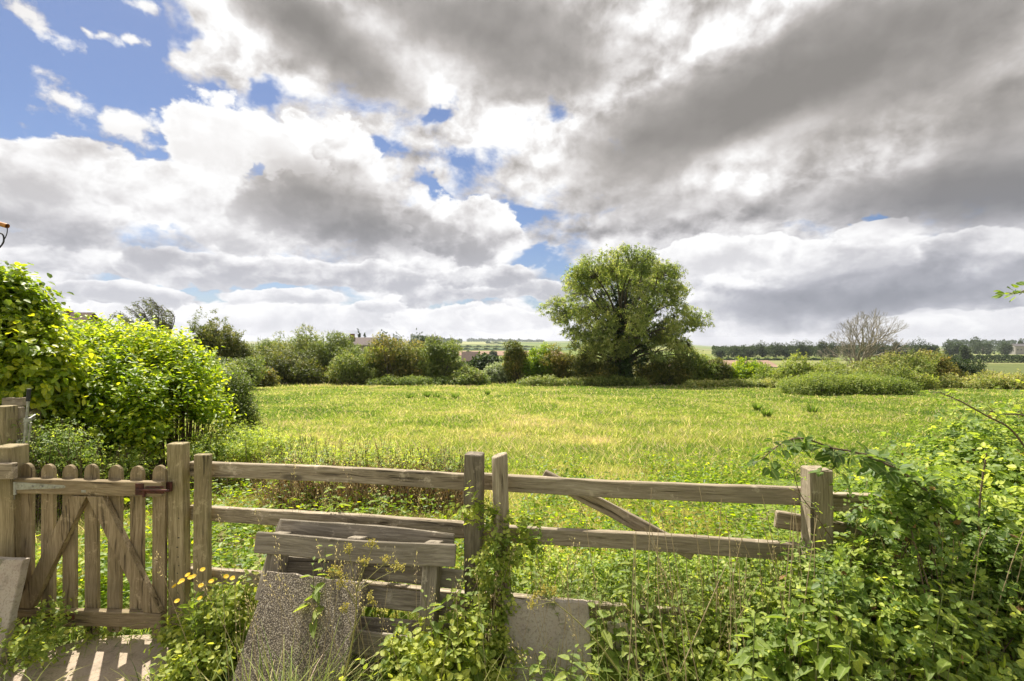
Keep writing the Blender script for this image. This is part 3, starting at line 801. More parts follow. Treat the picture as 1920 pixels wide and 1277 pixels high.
# ---- slabs
def slab(name, label, TL, TR, lean, hgt, t_, mat, chips=0.006, seed=1, skew=0.0):
    rs = np.random.default_rng(seed)
    TL, TR = Vector(TL), Vector(TR); e = (TR - TL); L = e.length; e.normalize()
    back = Vector((-e.y, e.x, 0)).normalized()
    dn = (-back * math.sin(lean) - Vector((0, 0, 1)) * math.cos(lean)).normalized()
    nrm = e.cross(dn).normalized()
    if nrm.y > 0: nrm = -nrm
    m = Matrix((e, -nrm, -dn)).transposed().to_4x4(); m.translation = TL
    pts = []
    def edge(p, q_, n=14):
        for k in range(n):
            f = k / n; c = np.array(p) * (1 - f) + np.array(q_) * f
            pts.append((c[0] + rs.normal(0, chips * .3), c[1] + rs.normal(0, chips * .3)))
    edge((0, -hgt), (L + skew, -hgt)); edge((L + skew, -hgt), (L, 0)); edge((L, 0), (0, 0)); edge((0, 0), (0, -hgt))
    o = solid(name, pts, t_, m @ Matrix.Translation((0, t_ / 2, 0)), mat, None, bev=.004)
    return tag(o, label, 'paving slab')
slab('paving_slab', 'dark pebbly aggregate paving slab tilted against the pallet', W(500, 1070, 2.30), W(683, 1093, 2.20), rad(29), .72, .045, M['agg'], .008, 2)
slab('paving_slab', 'pale smooth paving slab propped up right of the ivy covered posts', W(943, 1127, 2.26), W(1103, 1122, 2.22), rad(12), .56, .04, M['slab'], .007, 3)
slab('paving_slab', 'half hidden low paving slab in shade among the nettles', W(1140, 1172, 2.24), W(1216, 1176, 2.21), rad(10), .47, .04, M['slab'], .008, 4)
slab('paving_slab', 'pale paving slab leaning on the left gate post', W(-70, 1044, 2.60), W(42, 1050, 2.56), rad(9), .54, .04, M['slab'], .006, 5, skew=-.035)

# ---- cables at the left edge
cb = tag(link('overhead_cable', tube_mesh('overhead_cable', *path_tubes([
    (bez(W(-60, 470, 4), W(12, 415, 4), W(7, 452, 4), 12), .006, .006), (bez(W(7, 452, 4), W(6, 462, 4), W(-30, 488, 4), 10), .006, .006),
    (bez(W(13, 425, 4), W(16, 436, 4), W(8, 449, 4), 8), .0035, .0035)]), sides=6), M['black'], None), 'black looping cable hanging from an orange arm at the left edge', 'cable')
link('arm', tube_mesh('arm', *path_tubes([(np.array([W(-330, 372, 4), W(-80, 400, 4), W(0, 420, 4), W(14, 424, 4)]), .018, .020)]), sides=10), plain_mat('orange_plastic', (.55, .22, .03), .5), cb)

px_ = W(-340, 640, 4)
up_ = link('utility_pole', tube_mesh('utility_pole', [(px_[0], 4.0, -.2)], [(px_[0], 4.0, 3.4)], .10, .085, 14), M['rail'], None)
tag(up_, 'round wooden pole holding the orange cable arm left of the view', 'pole')

# ------------------------------------------------------------------ plants
def lump(px, py, Y, rxp, ryp, depth=None):
    c = W(px, py, Y); s = Y / F
    return (c[0], c[1], c[2], rxp * s, depth if depth else rxp * s * .8, ryp * s)
def crown_twigs(rg, lumps, n, inner=.55, rough=.16, zmin=-.6, gap=0.0):
    L_ = np.array(lumps); wgt = (L_[:, 3] * L_[:, 5] + L_[:, 3] * L_[:, 4]); wgt = wgt / wgt.sum()
    k = rg.choice(len(L_), n, p=wgt); d = rdir(rg, n, zmin)
    ph = k * 1.7
    bumps = 1 + rough * (np.sin(5 * d[:, 0] + ph) * np.cos(4.3 * d[:, 2] + 2 * d[:, 1] + ph) + .6 * np.sin(11 * d[:, 0] - 9 * d[:, 2] + 7 * d[:, 1] + ph))
    rr = (inner + (1 - inner) * rg.random(n) ** .6) * bumps
    P = L_[k, :3] + d * rr[:, None] * L_[k, 3:6]
    O = norm(d / L_[k, 3:6] * L_[k, 3:6].mean(1, keepdims=True))
    if gap:
        h = noise2(P[:, 0] * 1.0 + P[:, 1] * .7 + 50, P[:, 2] + 50, 3, max(gap, .05))
        keep = h > .27; P, O, k = P[keep], O[keep], k[keep]
    return P, O, k
def twig_leaves(rg, P, O, tl, m, up=.5, spread=1.0, jit=.45):
    n = len(P)
    O2 = norm(O * .6 + np.array([0, 0, up]) + rg.normal(0, jit, (n, 3)))
    t = (np.arange(m) + .5) / m
    tl = np.broadcast_to(tl, n)
    pos = P[:, None] + O2[:, None] * (tl[:, None] * t[None])[..., None]
    a = norm(np.cross(O2, rdir(rg, n))); b = np.cross(O2, a)
    ang = np.arange(m) * 2.4 + rg.uniform(0, 6.28, n)[:, None]
    rdl = np.cos(ang)[..., None] * a[:, None] + np.sin(ang)[..., None] * b[:, None]
    D_ = norm(rdl * spread + O2[:, None] * .55 + rg.normal(0, .2, (n, m, 3)))
    N_ = norm(O2[:, None] * .7 + np.array([0, 0, .8]) + rg.normal(0, .35, (n, m, 3)))
    tt = np.broadcast_to(t, (n, m))
    return pos.reshape(-1, 3), D_.reshape(-1, 3), N_.reshape(-1, 3), tt.reshape(-1), O2
def foliage(name, rg, lumps, ntw, m, tl, L, Wd, mat, parent=None, kind='oval', up=.5, inner=.55, rough=.16, zmin=-.6, base=0.0, tint=(.25, .5), tipb=.25, ground=True, gap=0.0, stems=None, jit=.45, droop=0.0, stem_r=.006, lobs=.35):
    P, O, k = crown_twigs(rg, lumps, ntw, inner, rough, zmin, gap)
    if ground:
        keep = P[:, 2] > G(P[:, 0], P[:, 1]) + .03; P, O, k = P[keep], O[keep], k[keep]
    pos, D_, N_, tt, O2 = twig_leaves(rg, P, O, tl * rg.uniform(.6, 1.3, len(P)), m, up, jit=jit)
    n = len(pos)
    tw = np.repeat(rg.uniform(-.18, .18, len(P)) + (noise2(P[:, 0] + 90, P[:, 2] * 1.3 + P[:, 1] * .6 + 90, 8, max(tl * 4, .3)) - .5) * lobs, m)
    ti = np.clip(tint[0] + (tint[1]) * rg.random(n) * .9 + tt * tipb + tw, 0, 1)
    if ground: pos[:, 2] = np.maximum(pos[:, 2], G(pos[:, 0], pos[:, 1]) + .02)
    o = leaves(name, kind, pos, D_, N_, L * rg.uniform(.6, 1.25, n), Wd * rg.uniform(.7, 1.2, n), ti, mat, parent, droop=droop)
    return o, P, O2
def stems_mesh(name, rg, base_pts, P, r0, r1, mat, parent, bow=.25, sides=4, n=6, twigs=None, upb=.5):
    paths = []
    for i, p_ in enumerate(P):
        b = base_pts[i % len(base_pts)] if base_pts.ndim == 2 else base_pts
        mid = (b + p_) / 2 + np.array([0, 0, upb * .3 * np.linalg.norm(p_ - b)]) + rg.normal(0, bow * .3, 3) * np.linalg.norm(p_ - b)
        paths.append((bez(b, mid, p_, n), r0, r1))
    A, B, ra, rb = path_tubes(paths)
    if twigs is not None:
        tp, to, tl = twigs
        A = np.concatenate([A, tp]); B = np.concatenate([B, tp + to * tl]); ra = np.concatenate([ra, np.full(len(tp), r1)]); rb = np.concatenate([rb, np.full(len(tp), r1 * .4)])
    return link(name, tube_mesh(name, A, B, ra, rb, sides), mat, parent)
SCALE_N = 1.0
def shrub(px, ytop, hw, Y, mat, label, seed, cat='shrub', n=1500, L=.15, Wd=.085, m=5, name='hedgerow_shrub', tips=.25, tint=(.2, .5), group=None, depth=.8, tl=.24, rough=.2, twiggy=0, topw=.5, gap=.0):
    rg = np.random.default_rng(seed)
    s = Y / F; cx = (px - CX) * s; z0 = float(G(cx, Y)); zt = EYE - (ytop + 3 - CY) * s; H = zt - z0; hwm = hw * s * 1.08
    ob = empty(name, label, cat, (cx, Y, z0), group)
    lumps = [(cx - hwm * .25, Y, z0 + H * .50, hwm * .62, hwm * depth * .7, H * .48), (cx + hwm * .28, Y, z0 + H * .46, hwm * .60, hwm * depth * .7, H * .45)]
    for i in range(8):
        a = rg.uniform(-1, 1); hh = rg.uniform(.22, .70 if abs(a) < topw else .5)
        r = hwm * rg.uniform(.28, .45)
        lumps.append((cx + a * (hwm - r) * 1.02, Y + rg.uniform(-.6, .4) * hwm * depth, z0 + H * hh, r, r * .9, min(r * 1.1, H * (1 - hh) * .96)))
    nc_ = 46; cc, oo, kk = crown_twigs(rg, lumps, nc_, .72, rough * 1.5, -.7)
    lumps2 = [(a, b, c_, q0 * .9, q1 * .8, q2 * .9) for a, b, c_, q0, q1, q2 in lumps[:3]] + [(c_[0], c_[1], max(c_[2], z0 + .2), r_, r_, r_ * .8) for c_, r_ in zip(cc, hwm * rg.uniform(.12, .34, nc_))]
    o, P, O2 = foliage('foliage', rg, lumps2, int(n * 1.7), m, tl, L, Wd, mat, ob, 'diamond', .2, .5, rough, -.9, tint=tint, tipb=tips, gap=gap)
    bp_ = np.array([cx, Y, z0 - .1]) + rg.normal(0, .12, (5, 3)) * hwm * np.array([1, 1, 0])
    idx = rg.choice(len(P), 36)
    stems_mesh('stems', rg, bp_, P[idx] * .98 + bp_[0] * .02, .05, .015, M['bark'], ob)
    if twiggy:
        idx = np.argsort(-P[:, 2] + rg.normal(0, .3, len(P)))[:twiggy]
        tp = P[idx]; to = norm(np.array([0, 0, 1]) + rg.normal(0, .5, (len(idx), 3))); ln_ = rg.uniform(.15, .55, len(idx))[:, None]
        link('bare_twigs', tube_mesh('bare_twigs', tp, tp + to * ln_, .010, .005, 3), M['twig'], ob)
    return ob

SH = [
 (398, 574, 62, 36, 'lf_haw', 'tall dark hawthorn standing above the hedge left of centre', 101, dict(n=4200, topw=.8, tint=(.12, .5), rough=.26, L=.14, gap=.5)),
 (372, 640, 42, 33, 'lf_pale', 'pale grey green shrub in front of the tall hawthorn', 102, dict(n=1800)),
 (330, 628, 40, 38, 'lf_haw', 'small green shrub between the wispy tree and the tall hawthorn', 103, dict(n=1500)),
 (448, 668, 40, 31, 'lf_olive', 'low olive shrub at the foot of the tall hawthorn', 104, dict(n=1500)),
 (505, 628, 48, 45, 'lf_olive', 'olive brown hedge shrub just right of the tall hawthorn', 105, dict(n=2200, twiggy=40)),
 (566, 621, 54, 44, 'lf_olive', 'broad rusty olive hedge shrub in the left hedge', 106, dict(n=2600, twiggy=50, tint=(.3, .5))),
 (540, 655, 70, 41, 'lf_haw', 'dark green lower bush in front of the rusty olive shrub', 107, dict(n=2600, tint=(.1, .5))),
 (632, 617, 46, 43.5, 'lf_olive', 'knobbly topped olive shrub with bare twigs left of the roof', 108, dict(n=2200, twiggy=80)),
 (655, 660, 40, 40.5, 'lf_olive', 'low brownish bush ending the left block of hedge', 109, dict(n=1500)),
 (700, 648, 34, 43, 'lf_bright', 'yellow green bush below the far conifers', 110, dict(n=1300, tint=(.1, .4))),
 (745, 623, 56, 42, 'lf_haw', 'large rounded green shrub right of the roof', 111, dict(n=3000, tint=(.2, .6))),
 (796, 642, 42, 43.5, 'lf_olive', 'rusty tinted hedge shrub between the rounded shrub and the twiggy one', 112, dict(n=1800, tint=(.35, .5))),
 (832, 628, 36, 41, 'lf_olive', 'upright olive shrub with thin twigs on top left of the valley gap', 113, dict(n=2200, twiggy=110, tint=(.12, .55), topw=.8)),
 (880, 692, 34, 39, 'lf_olive', 'low dark mound of bramble in the valley gap', 114, dict(n=1500, tint=(.1, .6))),
 (938, 678, 30, 42, 'lf_pale', 'whitish flowering shrub at the right side of the valley gap', 115, dict(n=1700, tint=(.35, .75))),
 (966, 638, 23, 41, 'lf_haw', 'narrow ivy clad tree stump right of the whitish shrub', 116, dict(n=1700, topw=.9, tint=(.15, .6))),
 (1012, 648, 36, 41.5, 'lf_bright', 'yellow tinged green bush between the ivy stump and the ash', 117, dict(n=1900, tint=(.0, .45))),
 (1058, 652, 38, 41, 'lf_haw', 'mid green bush under the left edge of the ash', 118, dict(n=1900, tint=(.25, .6))),
 (1104, 662, 36, 39.5, 'lf_haw', 'bluish green bush left of the ash trunk', 119, dict(n=1800, tint=(.15, .55))),
 (1235, 655, 52, 40.5, 'lf_haw', 'wide dark bush right of the ash trunk', 120, dict(n=3000, tint=(.1, .55))),
 (1296, 652, 40, 41.5, 'lf_mid', 'green bush under the right edge of the ash', 121, dict(n=2000, tint=(.2, .6))),
 (1346, 669, 23, 41, 'lf_haw', 'small round dark bush right of the ash', 122, dict(n=1300, tint=(.1, .4))),
 (1402, 676, 38, 41, 'lf_bright', 'rounded yellowish bush beside the small round dark bush', 123, dict(n=1800, tint=(.0, .5))),
 (1458, 690, 44, 37, 'lf_mid', 'low mixed green bush below the brown field strip', 124, dict(n=1700, tint=(.25, .6))),
 (1524, 676, 56, 36, 'lf_mid', 'light green bush left of the bare tree', 125, dict(n=2200, tint=(.35, .6))),
 (1690, 660, 60, 36, 'lf_olive', 'loose pinkish olive thicket right of the bare tree', 126, dict(n=2600, twiggy=150, tint=(.25, .6))),
 (1640, 690, 60, 33, 'lf_olive', 'brownish tangle around the foot of the bare tree', 127, dict(n=1500, twiggy=160, tint=(.25, .5))),
 (1746, 652, 38, 37.5, 'lf_haw', 'taller shrub with a light green top right of the thicket', 128, dict(n=2200, tint=(.2, .6))),
 (1790, 674, 38, 40, 'lf_dark', 'very dark green bush at the right end of the hedge', 129, dict(n=1900, tint=(.2, .5))),
 (1716, 702, 34, 33, 'lf_mid', 'small light green bush in front of the pinkish thicket', 130, dict(n=1300, tint=(.4, .6))),
 (1850, 716, 70, 34, 'lf_olive', 'low brown scrub at the right edge of the meadow', 131, dict(n=2600, twiggy=260, tint=(.4, .5))),
 (1960, 712, 70, 33, 'lf_olive', 'second patch of low scrub running off the right edge', 132, dict(n=2200, twiggy=200, tint=(.3, .5))),
 (480, 690, 34, 36, 'lf_haw', 'small bush at the left corner of the meadow', 133, dict(n=1000, tint=(.2, .5))),
]
for px, yt, hw, Y, mt, lb, sd, kw in SH:
    shrub(px, yt, hw, Y, M[mt], lb, sd, **kw)

def long_hedge(name, label, x0, x1, yt, Y, mat, seed, n, L, Wd, tint, rz=None, depth=1.0, pieces=9, tl=.3, hvar=(.82, 1.0)):
    rg = np.random.default_rng(seed); s = Y / F
    xa, xb = (x0 - CX) * s, (x1 - CX) * s
    z0 = float(G((xa + xb) / 2, Y))
    ob = empty(name, label, 'hedge', ((xa + xb) / 2, Y, z0))
    H = EYE - (yt - CY) * s - z0; lumps = []
    for i in range(pieces):
        f = i / (pieces - 1); r = (xb - xa) / pieces * rg.uniform(.7, 1.0); hh = H * rg.uniform(*hvar) * (1 - .3 * abs(2 * f - 1) ** 4)
        lumps.append((xa + (xb - xa) * f, Y + rg.uniform(-.3, .3) * depth, z0 + hh * .45, r, depth * rg.uniform(.8, 1.2), hh * .55))
    o, P, O2 = foliage('foliage', rg, lumps, n, 5, tl, L, Wd, mat, ob, 'diamond', .4, .6, .1, -.5, tint=tint)
    idx = rg.choice(len(P), 60); bs = P[idx].copy(); bs[:, 2] = G(bs[:, 0], bs[:, 1])
    link('stems', tube_mesh('stems', bs, P[idx], .02, .01, 4), M['bark'], ob)
long_hedge('low_hedge', 'long low clipped looking hedge at the far right side of the meadow', 1496, 1682, 706, 26.5, M['lf_mid'], 201, 8500, .09, .055, (.2, .55), depth=1.2, tl=.38)
long_hedge('bramble_bank', 'pale bramble bank along the foot of the middle hedge', 700, 905, 706, 39, M['lf_mid'], 202, 2600, .12, .07, (.1, .6), depth=.8, pieces=15, hvar=(.4, 1.05))
long_hedge('back_hedge', 'ragged hedge filling in behind the left block of shrubs', 430, 700, 634, 47, M['lf_olive'], 211, 5200, .16, .09, (.15, .6), depth=1.0, pieces=14, hvar=(.4, 1.05))
long_hedge('back_hedge', 'ragged hedge filling in behind the rounded middle shrubs', 690, 862, 646, 47, M['lf_haw'], 212, 3600, .16, .09, (.15, .6), depth=1.0, pieces=10, hvar=(.4, 1.05))
long_hedge('back_hedge', 'ragged hedge running on behind the ash', 985, 1370, 668, 44.5, M['lf_haw'], 213, 6000, .16, .09, (.2, .6), depth=1.0, pieces=18, hvar=(.4, 1.05))
long_hedge('back_hedge', 'ragged hedge running right towards the bare tree', 1350, 1600, 694, 42, M['lf_mid'], 214, 4200, .15, .09, (.1, .6), depth=1.0, pieces=13, hvar=(.4, 1.05))
long_hedge('bramble_bank', 'rough weedy bank below the ash and its bushes', 985, 1200, 708, 37.5, M['lf_olive'], 203, 2600, .13, .08, (.2, .5), depth=.8, pieces=15, hvar=(.4, 1.05))
long_hedge('bramble_bank', 'weedy mound running between the ash and the low hedge', 1300, 1490, 716, 34, M['lf_olive'], 204, 2400, .13, .08, (.25, .5), depth=.8, pieces=15, hvar=(.4, 1.05))
long_hedge('bramble_bank', 'dark weedy bank below the left block of hedge', 470, 690, 700, 41, M['lf_haw'], 205, 2400, .14, .09, (.2, .5), depth=.8, pieces=15, hvar=(.4, 1.05))

# ---- wispy tree behind the bright hedge
def wispy():
    rg = np.random.default_rng(301); Y = 24.; s = Y / F
    cx = (275 - CX) * s; z0 = float(G(cx, Y))
    ob = empty('wispy_tree', 'wispy feathery tree blown to the left above the bright hedge', 'tree', (cx, Y, z0))
    paths = []; lp, ld = [], []
    tips = [(200, 605), (215, 592), (205, 615), (228, 590), (240, 600), (245, 580), (258, 572), (262, 585), (272, 566), (283, 562), (290, 572), (300, 575), (312, 590), (318, 584), (310, 605), (296, 600), (285, 590), (250, 610), (225, 612), (300, 620), (315, 612), (268, 600), (277, 580), (233, 603)]
    for (tx, ty) in tips:
        base = W(290 + rg.normal(0, 6), 660, Y); tip = W(tx, ty, Y + rg.normal(0, .5)); mid = W(tx + 28 + rg.normal(0, 6), ty + 12, Y + rg.normal(0, .3))
        pts = bez(base, mid, tip, 16); paths.append((pts, .035, .008))
        for k in range(5, 16):
            for _ in range(7):
                d = norm(np.array([-1.1, 0, .25]) + rg.normal(0, .45, 3)); q_ = pts[k] + rg.normal(0, .03, 3)
                ln = rg.uniform(.1, .34); paths.append((np.array([q_, q_ + d * ln]), .006, .003))
                lp.append(q_ + d * ln * rg.uniform(.3, 1)); ld.append(norm(d + rg.normal(0, .3, 3)))
    link('stems', tube_mesh('stems', *path_tubes(paths), sides=4), M['bark'], ob)
    lp, ld = np.array(lp), np.array(ld); n = len(lp)
    lp = np.repeat(lp, 2, 0) + rg.normal(0, .03, (2 * n, 3)); ld = np.repeat(ld, 2, 0) + rg.normal(0, .3, (2 * n, 3))
    leaves('foliage', 'long', lp, ld, rdir(rg, 2 * n), rg.uniform(.08, .16, 2 * n), .028, rg.uniform(.1, .7, 2 * n), M['lf_haw'], ob)
wispy()

# ---- the big ash
def big_ash():
    rg = np.random.default_rng(401); Y = 40.; s = Y / F
    base = W(1166, 722, Y); base[2] = G(base[0], Y) - .1
    ob = empty('ash_tree', 'big solitary ash tree with an ivy covered trunk and wide domed crown', 'tree', tuple(base))
    # crown masses read from its outline
    cl = [(1165, 512, 46, 30), (1110, 525, 40, 32), (1215, 520, 40, 32), (1085, 560, 36, 36), (1240, 560, 36, 36), (1160, 560, 46, 40),
          (1060, 605, 32, 32), (1050, 632, 24, 20), (1100, 610, 40, 36), (1285, 580, 32, 30), (1305, 610, 28, 28), (1270, 625, 38, 30), (1318, 632, 18, 16),
          (1165, 610, 50, 40), (1220, 610, 40, 36), (1090, 650, 36, 22), (1290, 655, 34, 20), (1130, 640, 36, 30), (1225, 650, 40, 26), (1138, 498, 26, 16), (1195, 497, 26, 16), (1252, 528, 30, 26), (1080, 530, 28, 26), (1098, 508, 28, 20), (1232, 506, 28, 20), (1050, 572, 28, 26), (1275, 556, 26, 24), (1165, 496, 34, 16), (1318, 596, 20, 20)]
    lumps = []
    for (px, py, rx, ry) in cl:
        inner_ = 1 - min(1, abs(px - 1175) / 150)
        for dY in ((0,) if inner_ < .35 else (-2.4 * inner_ - .4, 2.6 * inner_)):
            q_ = W(1178 + (px - 1178) * .94, py + 5, Y); lumps.append((q_[0], Y + dY + rg.normal(0, .4), q_[2], rx * s, rx * s * .9, ry * s))
    cc, oo, kk = crown_twigs(rg, lumps, 330, .55, .10, -.8)
    small = [(c_[0], c_[1], c_[2], r_, r_, r_ * .72) for c_, r_ in zip(cc, rg.uniform(.4, .95, 330))]
    trunk = [np.array([base[0], Y, base[2]]), np.array([base[0] - .1, Y, base[2] + 2.0]), np.array([base[0] + .05, Y, base[2] + 4.2]), np.array([base[0] - .15, Y, base[2] + 6.5]), np.array([base[0], Y, base[2] + 8.8])]
    paths = [(np.array(trunk), .55, .16)]
    forks = [np.array([base[0], Y, base[2] + h]) for h in (1.5, 2.2, 3.0, 3.8, 4.6, 5.4, 6.2)]
    ends = []
    for (x, y, z, rx, ry, rz) in lumps:
        c = np.array([x, y, z]); hz = z - base[2]
        f0 = min(forks, key=lambda q_: abs((q_[2] - base[2]) - hz * .48))
        c = f0 + (c - f0) * .86; mid = f0 + (c - f0) * .5 + np.array([0, 0, .10 * np.linalg.norm(c - f0)]) + rg.normal(0, .6, 3)
        pts = bez(f0, mid, c, 9); paths.append((pts, .13, .04)); ends.append(pts)
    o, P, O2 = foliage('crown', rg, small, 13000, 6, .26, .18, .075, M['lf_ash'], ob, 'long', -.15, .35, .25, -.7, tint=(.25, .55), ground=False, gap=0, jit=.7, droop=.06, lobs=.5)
    # branchlets from the limbs to the leaf sprays
    lim = np.concatenate([e[4:] for e in ends]); idx = rg.choice(len(P), 1500, replace=False)
    for i in idx:
        j_ = np.argmin(((lim - P[i]) ** 2).sum(1)); a = lim[j_]
        paths.append((bez(a, (a + P[i]) / 2 + rg.normal(0, .15, 3), P[i], 5), .026, .008))
    link('trunk', tube_mesh('trunk', *path_tubes(paths), sides=6), M['bark'], ob)
    il = []
    for h in np.linspace(.2, 8.0, 14):
        r = .95 - .055 * h + rg.uniform(-.1, .1); il.append((base[0] + rg.normal(0, .15), Y + rg.normal(0, .1), base[2] + h, r, r, .8))
    for dx_, hh in ((-1.7, 7), (1.6, 7.2), (-1.0, 5.2), (1.2, 5.0), (2.2, 3.6), (1.5, 2.6), (2.9, 4.3)):
        il.append((base[0] + dx_, Y - .3, base[2] + hh, .38, .4, .85))
    foliage('ivy', rg, il, 3600, 5, .25, .15, .13, M['lf_ivy'], ob, 'diamond', .3, .7, .15, -1, tint=(.15, .6), ground=False)
big_ash()

# ---- the bare tree
def bare_tree():
    rg = np.random.default_rng(501); Y = 38.; s = Y / F
    base = W(1608, 715, Y); base[2] = G(base[0], Y)
    ob = empty('bare_tree', 'leafless grey tree with a fan of fine branches against the dark cloud', 'tree', tuple(base))
    A, B, RA, RB = [], [], [], []
    def grow(p_, d, L, r, dep):
        n = 3; q_ = p_
        for i in range(n):
            d = norm(d + rg.normal(0, .13, 3) + np.array([0, 0, .05 if dep > 1 else .0]))
            e = q_ + d * L / n; A.append(q_); B.append(e); RA.append(r * (1 - .25 * i / n)); RB.append(r * (1 - .25 * (i + 1) / n)); q_ = e
            if dep > 2 and i < n - 1 and rg.random() < .25:
                dd = norm(d + rdir(rg, 1)[0] * .9); grow(q_, dd, L * .55, r * .4, dep - 2)
        if dep <= 0 or r < .004: return
        for c in range(2 if rg.random() < .8 else 3):
            dd = norm(d + rdir(rg, 1)[0] * .55 + np.array([0, 0, .10])); grow(q_, dd, L * rg.uniform(.72, .86), r * .64, dep - 1)
    for (tx, L, r) in ((-.05, 1.5, .15), (.22, 1.4, .16), (.55, 1.35, .13), (-.55, 1.15, .09), (.9, 1.15, .09), (-.9, .9, .06)):
        grow(base + np.array([tx * .5, 0, 0]), norm(np.array([tx, rg.normal(0, .25), 1.25])), L, r, 7)
    B_ = np.array(B)
    link('trunk', tube_mesh('trunk', A, B_, np.maximum(RA, .007), np.maximum(RB, .006), 4), M['grey_bark'], ob)
    sel = rg.choice(len(B_), 1500); P = B_[sel]; P = P[P[:, 2] < base[2] + 2.2]; n = len(P)
    leaves('ivy', 'diamond', P + rg.normal(0, .06, (n, 3)), rdir(rg, n), rdir(rg, n), .12, .08, rg.uniform(.3, .9, n), M['lf_olive'], ob)
bare_tree()

# ---- distant trees, woods and buildings
far_protos = {}
def far_tree(px, ytop, ybase, hw, Y, label, seed, conifer=False, group=None, name='distant_tree'):
    rg = np.random.default_rng(seed); s = Y / F; cx = (px - CX) * s; zb = float(G(cx, Y)); zt = EYE - (ytop - 1.5 - CY) * s
    H = zt - zb; r = hw * s * rg.uniform(.95, 1.2)
    ob = empty(name, label, 'tree', (cx, Y, zb), group)
    if conifer: lumps = [(cx, Y, zb + H * f, r * (1.05 - f), r * (1.05 - f), H * .14) for f in (.2, .35, .5, .65, .8, .92)]
    else:
        lumps = [(cx, Y, zb + H * .52, r * .8, r * .8, H * .48)] + [(cx + rg.uniform(-.65, .65) * r, Y + rg.uniform(-.5, .5) * r, zb + H * rg.uniform(.12, .78), r * .45, r * .42, H * .2) for _ in range(9)]
    L = max(.5, .0016 * Y)
    foliage('crown', rg, lumps, 850, 5, L * .7, L, L * .7, M['lf_dark'], ob, 'diamond', .2, .6, .16, -1, tint=(.15, .7), ground=False)
    link('trunk', tube_mesh('trunk', [(cx, Y, zb - .5)], [(cx, Y, zb + H * .6)], r * .09, r * .04, 6), M['bark'], ob)
TR = [
 (1352, 656, 668, 11, 330, 'small pale distant tree nearest the ash on the dark treeline'), (1375, 650, 670, 14, 340, 'rounded tree left on the distant treeline beside the small pale one'),
 (1402, 648, 671, 15, 345, 'broad low tree in the left part of the distant treeline'), (1430, 641, 671, 17, 345, 'tall rounded tree in the left part of the distant treeline'),
 (1455, 643, 670, 14, 345, 'flat topped tree amid the distant treeline'), (1476, 645, 671, 12, 340, 'shorter tree just left of the two darkest treeline trees'),
 (1492, 639, 671, 15, 330, 'left one of the two darkest tall trees on the treeline'), (1513, 639, 671, 15, 330, 'right one of the two darkest tall trees on the treeline'),
 (1388, 664, 672, 8, 300, 'lone dark bush like tree in front of the treeline beside the brown strip'),
 (1540, 640, 668, 11, 335, 'upright tree just left of the bare tree on the treeline'), (1562, 641, 668, 13, 340, 'distant dark tree seen through the left twigs of the bare tree'),
 (1592, 640, 668, 15, 340, 'distant dark tree behind the left branches of the bare tree'), (1622, 642, 668, 14, 345, 'distant dark tree behind the middle of the bare tree'), (1650, 643, 668, 14, 345, 'distant dark tree behind the right branches of the bare tree'),
 (1681, 641, 662, 9, 340, 'small peaked tree right of the bare tree'), (1703, 646, 663, 12, 340, 'low tree left of the tall spreading one in the right distance'),
 (1722, 634, 663, 15, 330, 'tall spreading tree on the right part of the treeline'), (1742, 645, 664, 13, 330, 'low sloping tree right of the tall spreading one'),
 (1780, 641, 658, 12, 420, 'left tree of the dark clump on the far right fields'), (1797, 642, 659, 11, 400, 'right tree of the dark clump on the far right fields'),
 (1829, 631, 652, 8, 520, 'little tree sticking up on the skyline of the right hill'), (1843, 642, 655, 16, 500, 'wide dark copse tree below the wooded hill'),
 (1884, 642, 656, 14, 430, 'round dark tree at the right below the wooded hill'), (1811, 649, 672, 11, 240, 'thin pale tree standing in the far right hedge'),
 (1916, 636, 654, 7, 480, 'dark tree beside the far stone house'),
 (720, 622, 640, 16, 150, 'dark tree peeking over the hedge left of the rounded shrub'), (786, 625, 642, 20, 140, 'dark flat topped tree behind the middle hedge'),
 (745, 626, 640, 18, 190, 'faint tree behind the rounded hedge shrub'),
 (908, 668, 690, 26, 62, 'dark bush like tree beside the barn'), (925.5, 659, 668, 7, 330, 'tiny round dark tree on the tan field in the valley gap'),
 (880, 660, 668, 9, 250, 'small tree behind the barn roof'), (116, 592, 620, 12, 40, 'dark tree behind the house roof at the left'), (135, 596, 620, 12, 42, 'second dark tree behind the house roof, further right'),
]
for i, (px, yt, yb, hw, Y, lb) in enumerate(TR):
    far_tree(px, yt, yb, hw, Y, lb, 600 + i)
far_tree(673, 624, 640, 6, 170, 'taller one of the two far conifers above the roof', 700, True, name='conifer')
far_tree(684, 630, 640, 5, 170, 'shorter one of the two far conifers above the roof', 701, True, name='conifer')

def far_wood(name, label, x0, x1, yt0, yt1, Y, n, seed, tint=(.2, .6), rows=1.0, hfix=None, kind='stuff', cat='wood', mat='lf_dark'):
    rg = np.random.default_rng(seed); s = Y / F
    xs_ = rg.uniform(x0, x1, n); f = (xs_ - x0) / (x1 - x0)
    yt = yt0 + (yt1 - yt0) * f + rg.random(n) * 1.5 + 1.2 * np.sin(xs_ * .35 + seed)
    yy = Y * (1 + rg.uniform(0, .12, n) * rows)
    cx = (xs_ - CX) / F * yy; zb = G(cx, yy); zt = EYE - (yt - CY) * s
    h = rg.random(n) ** .6
    P = np.stack([cx, yy, zb + (zt - zb) * h], 1)
    L = .0024 * Y
    o = leaves(name, 'diamond', P, rdir(rg, n), rdir(rg, n, .2), L * 1.2 * rg.uniform(.6, 1.3, n), L, np.clip(tint[0] + tint[1] * rg.random(n), 0, 1), M[mat], None)
    tag(o, label, cat, kind=kind)
